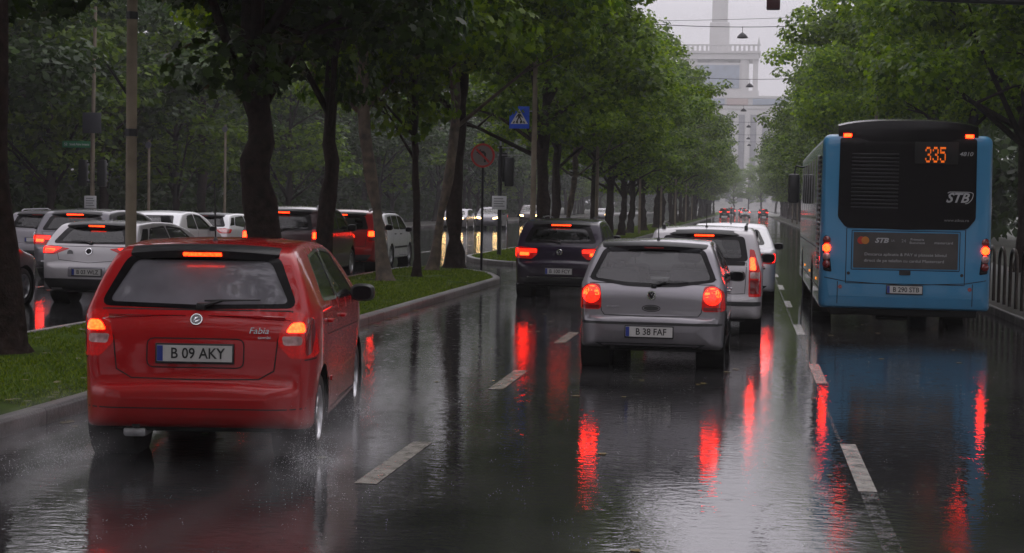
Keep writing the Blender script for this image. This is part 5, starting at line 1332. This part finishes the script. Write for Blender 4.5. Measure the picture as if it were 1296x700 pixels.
bd = MB().box((-.26, -.12, 1.27), (.20, -.10, 1.72), .006).build('notice_board', M['sign_white'], p)
l = MB()
for k in range(4): l.box((-.2, -.1235, 1.35+k*.085), (.13-.05*(k % 2), -.1205, 1.39+k*.085))
l.build('notice_text', M['grey_print'], bd)
# slender posts near the park
for i, (x, y, h, lab) in enumerate([(-21.5, 58, 3.9, 'shorter thin pale post just past the concrete pole'), (-20.5, 64, 4.8, 'taller thin pale post rising above the white saloon')]):
    p = thing('thin_post', lab, 'pole', (x-1.2, y, .12), 0); pole_mesh(h, .06, .05, 10).build('shaft', M['concrete_pole'], p)
    MB().lathe([(.12, -.02), (.12, .02), (.001, .02)], 20, 'y', Matrix.Translation((0, -.07, h-.2))).lathe([(.12, -.02), (.001, -.02)], 20, 'y', Matrix.Translation((0, -.07, h-.2))).build('sign_disc', M['sign_back'], p)
# lamps hung over the road, each between two columns
for i, Y in enumerate((67.5, 95, 119, 143, 168, 186)):
    lab = ['largest hanging dome lamp nearest over the road', 'second hanging dome lamp, in front of the tower block roof', 'third hanging dome lamp, against the pale facade', 'fourth hanging dome lamp, smaller against the facade', 'fifth tiny hanging lamp low on the facade', 'sixth and tiniest hanging lamp above the far trees'][i]
    h = 8.95; xc = [-.35, .0, -.4, .0, 0, .1][i]
    p = thing('hanging_lamp', lab, 'street lamp', (xc, Y, h), 0, 'dome lamps hung on wires over the road')
    MB().lathe([(.03, .22), (.06, .20), (.13, .15), (.20, .07), (.235, 0), (.225, -.01), (.05, -.03), (.001, -.03)], 24).build('shade', M['dark_metal'], p)
    MB().tube([(0, 0, .2), (0, 0, .48)], .012, 6).build('hanger', M['dark_metal'], p)
    wp = [(x, Y, h+.45+.35*((x-xc)/6.5)**2) for x in np.linspace(-6.3, 5.2, 13)]
    tag(MB().tube(wp, .016, 5).build('span_wire', M['dark_metal']), 'thin span wire carrying the ' + ['largest', 'second', 'third', 'fourth', 'fifth', 'sixth and tiniest'][i] + ' hanging dome lamp', 'wire', 'span wires over the road')
    for s, x in ((0, -6.35), (1, 5.25)):
        q = thing('lighting_column', ('thin grey lighting column on the median' if s == 0 else 'thin grey lighting column on the pavement')+', holding the '+['largest', 'second', 'third', 'fourth', 'fifth', 'tiniest'][i]+' lamp wire', 'pole', (x, Y, .1), 0, 'lighting columns')
        pole_mesh(9.9, .08, .05, 10).build('shaft', M['concrete_pole'], q)
for i, (Y, h) in enumerate(((54, 8.9), (80, 11.2))):
    tag(MB().tube([(x, Y, h+.002*x*x+.03*x) for x in np.linspace(-7, 7, 15)], .011, 5).build('overhead_cable', M['dark_metal']), ['lowest slack cable crossing the sky below the mast arm', 'high slack cable crossing the sky between the crowns'][i], 'wire')
# mast arm signal
p = thing('mast_arm_signal', 'signal on a long dark mast arm over the road top', 'traffic light', (7.4, 36, .12), 0)
m = MB(); m.tube([(0, 0, -.1), (0, 0, 6.35)], [.11, .09], 12); m.build('post', M['dark_metal'], p)
m = MB(); m.tube([(.1, 0, 6.24), (-3., 0, 6.36), (-7.15, 0, 6.58)], [.075, .065, .045], 10); m.tube([(0, 0, 5.2), (-1.3, 0, 6.26)], [.03, .03], 8); m.build('mast_arm', M['dark_metal'], p)
hd = signal_head(p, -6.92, 0, 6.62, -1, M['signal']); 
# hoop railing along the bus lane kerb
hm = MB(); hm.tube([(0, -.33, -.02), (0, -.33, .72), (0, -.31, .86), (0, -.24, .97), (0, -.12, 1.03), (0, 0, 1.045), (0, .12, 1.03), (0, .24, .97), (0, .31, .86), (0, .33, .72), (0, .33, -.02)], .032, 10)
h0 = hm.build('hoop_barrier', M['hoop'])
tag(h0, 'dark steel hoop in the kerb railing behind the bus', 'barrier', 'hoop barriers along the pavement kerb'); h0.location = (4.78, 25.6, .12)
for k in range(1, 16):
    c = h0.copy(); COL.objects.link(c); c.location = (4.78, 25.6+k*1.28, .12)

# ============================================================ palace block at the end of the avenue
def palace(X, Y):
    p = thing('tower_block', 'pale monumental block with arcaded tower and spire in the haze', 'building', (X, Y, 0), 0)
    m = MB(); m.box((-38, 0, 0), (38, 26, 44)); m.box((-38.6, -.6, 44), (38.6, 26.6, 45.2)); m.box((-38.6, -.6, 48.6), (38.6, 26.6, 49.6)); m.box((-38, 0, 45.2), (38, 26, 48.6))
    m.build('wall', M['facade'], p, 20)
    pi = MB(); x = -37
    while x < 38:
        pi.box((x-.95, -.9, 3), (x+.95, .02, 43)); x += 5.0
    pi.build('pilaster', M['facade'], p, 20)
    w = MB(); x = -34.5
    for k in range(15):
        xx = -34.5+5*k; w.box((xx-1.25, -.25, 4), (xx+1.25, .05, 41.5))
    w.build('window', M['facade_dark'], p, 20)
    bn = MB().box((-16, -1.0, 45.6), (3, -.65, 48.3)); bn.build('roof_banner', M['banner'], p); MB().box((4, -1.0, 45.4), (13, -.65, 48.4)).build('roof_banner', M['facade_red'], p); MB().box((15, -1.0, 45.6), (30, -.65, 48.3)).build('roof_banner', M['banner'], p)
    t = MB(); t.box((-17.5, 2, 49.6), (17.5, 24, 52)); t.box((-9.5, 3, 52), (9.5, 23, 64))
    for s in (-1, 1):
        for yy in (3, 20): t.box((s*15.9-1.1, yy, 52), (s*15.9+1.1, yy+2.4, 65.5))
        t.box((s*11.2-1.9, 3.2, 52), (s*11.2+1.9, 22.8, 65.5)); t.box((s*11.0-1.0, 2.6, 52), (s*11.0+1.0, 3.4, 65.5))
    t.box((-17.2, 2, 65.5), (17.2, 24, 68)); t.box((-17.9, 1.2, 68), (17.9, 24.8, 69))
    for k in range(18): t.box((-17.6+k*2.0, 1.4, 69), (-16.6+k*2.0, 2.2, 71.2))
    t.box((-17.8, 1.3, 71.2), (17.8, 2.3, 71.8))
    for s in (-1, 1): t.tube([(s*17.0, 2, 71.5), (s*17.0, 2, 75)], [.7, .1], 8)
    t.build('tower', M['facade'], p, 20)
    MB().box((-8.9, 2.7, 53), (9.0, 2.95, 63)).build('tower_banner', M['banner'], p)
    s = MB(); s.box((-4.3, 8, 64), (4.3, 16, 82), .3); s.box((-3.4, 9, 82), (3.4, 15, 92), .3); s.box((-2.2, 10, 92), (2.2, 14, 99), .2); s.tube([(0, 12, 99), (0, 12, 112)], [1.2, .2], 8); s.build('spire', M['facade'], p, 20)
    return p
palace(-13.5, 690)

# ============================================================ spray thrown up by the red hatchback
def spray():
    r = np.random.default_rng(9); P = []
    src = Vector((-3.73, 10.35, 0)); rot = Matrix.Rotation(R_(8.0), 3, 'Z')
    for (x, y, n, sp) in ((-.80, .50, 2400, 1.), (.82, .50, 2800, 1.), (.86, 3.1, 1500, .8), (-.86, 3.1, 700, .7)):
        b = src+rot @ Vector((x, y, 0))
        s = 1 if x > 0 else -1
        d = r.exponential(.22, n)*sp; up = r.exponential(.085, n)*np.exp(-((d-.2)/.5)**2)
        px = b.x+s*d*.7*r.random(n)+r.normal(size=n)*.09; py = b.y-.15-d*1.5+r.normal(size=n)*.12; pz = .01+up
        P.append(np.stack([px, py, pz], 1))
    P = np.concatenate(P); n = len(P); sz = .0010+.0022*r.random(n)**3
    T = np.array([(1, 1, 1), (1, -1, -1), (-1, 1, -1), (-1, -1, 1)])/1.3
    V = (P[:, None]+T[None]*sz[:, None, None]).reshape(-1, 3); b = np.arange(n)[:, None]*4
    F = np.concatenate([b+np.array([[0, 1, 2]]), b+np.array([[0, 3, 1]]), b+np.array([[0, 2, 3]]), b+np.array([[1, 3, 2]])])
    tag(mobj('spray', V, F, M['drop']), 'fine water spray thrown up around the red hatchback wheels', 'spray', kind='stuff')
M['drop'] = princ('water_drop', (.5, .5, .52), .15, var=.05)
spray()
def mist():
    m, nt, out = nmat('spray_mist')
    tc = N(nt, 'ShaderNodeTexCoord'); nz = N(nt, 'ShaderNodeTexNoise', Scale=3.2, Detail=4.); L(nt, tc.outputs['Object'], nz.inputs['Vector'])
    ln = N(nt, 'ShaderNodeVectorMath', operation='LENGTH'); L(nt, tc.outputs['Object'], ln.inputs[0])
    fo = N(nt, 'ShaderNodeMapRange'); L(nt, ln.outputs['Value'], fo.inputs[0]); fo.inputs[1].default_value = .15; fo.inputs[2].default_value = 1.; fo.inputs[3].default_value = 1.; fo.inputs[4].default_value = 0.
    rp = ramp(nt, nz.outputs['Fac'], [(.38, (0, 0, 0)), (.68, (1, 1, 1))])
    a = N(nt, 'ShaderNodeMath', operation='MULTIPLY'); L(nt, fo.outputs[0], a.inputs[0]); L(nt, rp.outputs['Color'], a.inputs[1])
    d = N(nt, 'ShaderNodeMath', operation='MULTIPLY'); L(nt, a.outputs[0], d.inputs[0]); d.inputs[1].default_value = .42
    v = N(nt, 'ShaderNodeVolumePrincipled'); v.inputs['Color'].default_value = (.9, .9, .93, 1); L(nt, d.outputs[0], v.inputs['Density']); L(nt, v.outputs[0], out.inputs['Volume'])
    src = Vector((-3.73, 10.35, 0)); rot = Matrix.Rotation(R_(8.0), 3, 'Z')
    for (x, y, sc, lab) in ((-.95, .15, (.65, 1.5, .48), 'mist of spray behind the outer rear wheel of the red hatchback'), (.98, .0, (.7, 1.6, .52), 'mist of spray behind the rear wheel of the red hatchback on the lane side'), (1.15, 2.9, (.6, 1.2, .36), 'mist of spray at the front wheel of the red hatchback')):
        b = MB().lathe([(math.sin(t), -math.cos(t)) for t in np.linspace(0.02, math.pi-.02, 14)], 24, caps=True)
        o = b.build('spray_mist', m, None, None); o.location = src+rot @ Vector((x, y, .10)); o.scale = sc; o.rotation_euler = (0, 0, R_(8))
        tag(o, lab, 'spray', kind='stuff')
mist()
def splashes():
    r = np.random.default_rng(10); V = []; F = []
    n = 800; ys = 6.5+30*r.random(n)**1.6; xs = -5.4+9.7*r.random(n)
    P = []
    for x, y in zip(xs, ys):
        k = 5; a = r.random(k)*6.28; rad = .012+.02*r.random(k)
        for q in range(k): P.append((x+rad[q]*math.cos(a[q]), y+rad[q]*math.sin(a[q]), .006+.035*r.random()))
    P = np.array(P); n = len(P); sz = .0010+.0014*r.random(n)
    T = np.array([(1, 1, 1), (1, -1, -1), (-1, 1, -1), (-1, -1, 1)])/1.3
    Vv = (P[:, None]+T[None]*sz[:, None, None]).reshape(-1, 3); b = np.arange(n)[:, None]*4
    Ff = np.concatenate([b+np.array([[0, 1, 2]]), b+np.array([[0, 3, 1]]), b+np.array([[0, 2, 3]]), b+np.array([[1, 3, 2]])])
    tag(mobj('rain_splashes', Vv, Ff, M['drop']), 'tiny raindrop splashes scattered over the wet lanes', 'rain', kind='stuff')
splashes()

# ============================================================ air
HAZE = .00058
m, nt, out = nmat('rain_haze')
v = N(nt, 'ShaderNodeVolumePrincipled'); v.inputs['Color'].default_value = (.93, .93, .95, 1); v.inputs['Density'].default_value = HAZE; v.inputs['Anisotropy'].default_value = .2
L(nt, v.outputs[0], out.inputs['Volume'])
hz = MB().box((-130, -70, -1.1), (130, 760, 125)).build('haze', m, None, None)
tag(hz, 'pale rain haze hanging along the avenue', 'haze', kind='stuff')

# ============================================================ light
w = bpy.data.worlds.new('World'); scene.world = w; w.use_nodes = True
nt = w.node_tree; nt.nodes.clear()
out = nt.nodes.new('ShaderNodeOutputWorld'); bg = nt.nodes.new('ShaderNodeBackground')
sky = nt.nodes.new('ShaderNodeTexSky'); sky.sky_type = 'NISHITA'; sky.sun_disc = False
EL, AZ = 68, 20
sky.sun_elevation = R_(EL); sky.sun_rotation = R_(AZ); sky.dust_density = 3.; sky.air_density = 1.; sky.ozone_density = 1.
hs = N(nt, 'ShaderNodeHueSaturation', Saturation=.08); L(nt, sky.outputs[0], hs.inputs['Color'])
# even cloud cover: the clear-sky gradient is evened out by a grey deck
mx = N(nt, 'ShaderNodeMix', data_type='RGBA'); mx.inputs[0].default_value = .82; L(nt, hs.outputs[0], mx.inputs[6]); 
tcw = nt.nodes.new('ShaderNodeTexCoord'); sxw = nt.nodes.new('ShaderNodeSeparateXYZ'); L(nt, tcw.outputs['Generated'], sxw.inputs[0])
mrw = ramp(nt, sxw.outputs['Z'], [(.0, (.34,)*3), (.12, (.40,)*3), (.22, (1.,)*3), (1., (1.,)*3)])   # overcast: brighter overhead
cdn = N(nt, 'ShaderNodeTexNoise', Scale=2.2, Detail=4.); L(nt, tcw.outputs['Generated'], cdn.inputs['Vector'])
cdr = ramp(nt, cdn.outputs['Fac'], [(.3, (14.4, 13.5, 15.)), (.7, (16.4, 15.7, 16.9))])
vmw = N(nt, 'ShaderNodeVectorMath', operation='SCALE'); L(nt, cdr.outputs['Color'], vmw.inputs[0]); L(nt, mrw.outputs['Color'], vmw.inputs['Scale'])
L(nt, vmw.outputs[0], mx.inputs[7])
L(nt, mx.outputs[2], bg.inputs[0]); bg.inputs[1].default_value = .11
L(nt, bg.outputs[0], out.inputs[0])
sd = bpy.data.lights.new('sun', 'SUN'); sd.energy = .5; sd.angle = R_(40); sd.color = (1., .97, .93)
so = bpy.data.objects.new('sun', sd); COL.objects.link(so)
# sun direction: azimuth as the sky texture measures it
az = R_(AZ); dirv = Vector((math.sin(az)*math.cos(R_(EL)), math.cos(az)*math.cos(R_(EL)), math.sin(R_(EL))))
so.rotation_euler = dirv.to_track_quat('Z', 'Y').to_euler()

# ============================================================ camera
cd = bpy.data.cameras.new('camera'); cam = bpy.data.objects.new('camera', cd); COL.objects.link(cam); scene.camera = cam
cd.sensor_width = 36; cd.lens = 2000/1296*36; cd.clip_end = 4000; cd.clip_start = .05
RC = Matrix(((0.9890199318395773, -0.024057042157169983, 0.1458109500232617), (0.14675028962072864, 0.04348156729503071, -0.9882174385234253), (0.017433499943219764, 0.9987645428369069, 0.046534514626392035)))
cam.matrix_world = Matrix.Translation((0, 0, 1.85)) @ RC.to_4x4()

scene.view_settings.view_transform = 'Standard'; scene.view_settings.look = 'None'
scene.view_settings.exposure = 0.; scene.view_settings.gamma = 1
cy = scene.cycles
cy.use_denoising = True
try: cy.denoiser = 'OPENIMAGEDENOISE'; cy.denoising_input_passes = 'RGB_ALBEDO_NORMAL'
except Exception: pass
cy.max_bounces = 8; cy.diffuse_bounces = 3; cy.glossy_bounces = 4; cy.transmission_bounces = 4; cy.transparent_max_bounces = 12; cy.volume_bounces = 1
cy.sample_clamp_indirect = 6.; cy.sample_clamp_direct = 0
cy.caustics_reflective = True; cy.caustics_refractive = False
cy.use_adaptive_sampling = True; cy.adaptive_threshold = .02
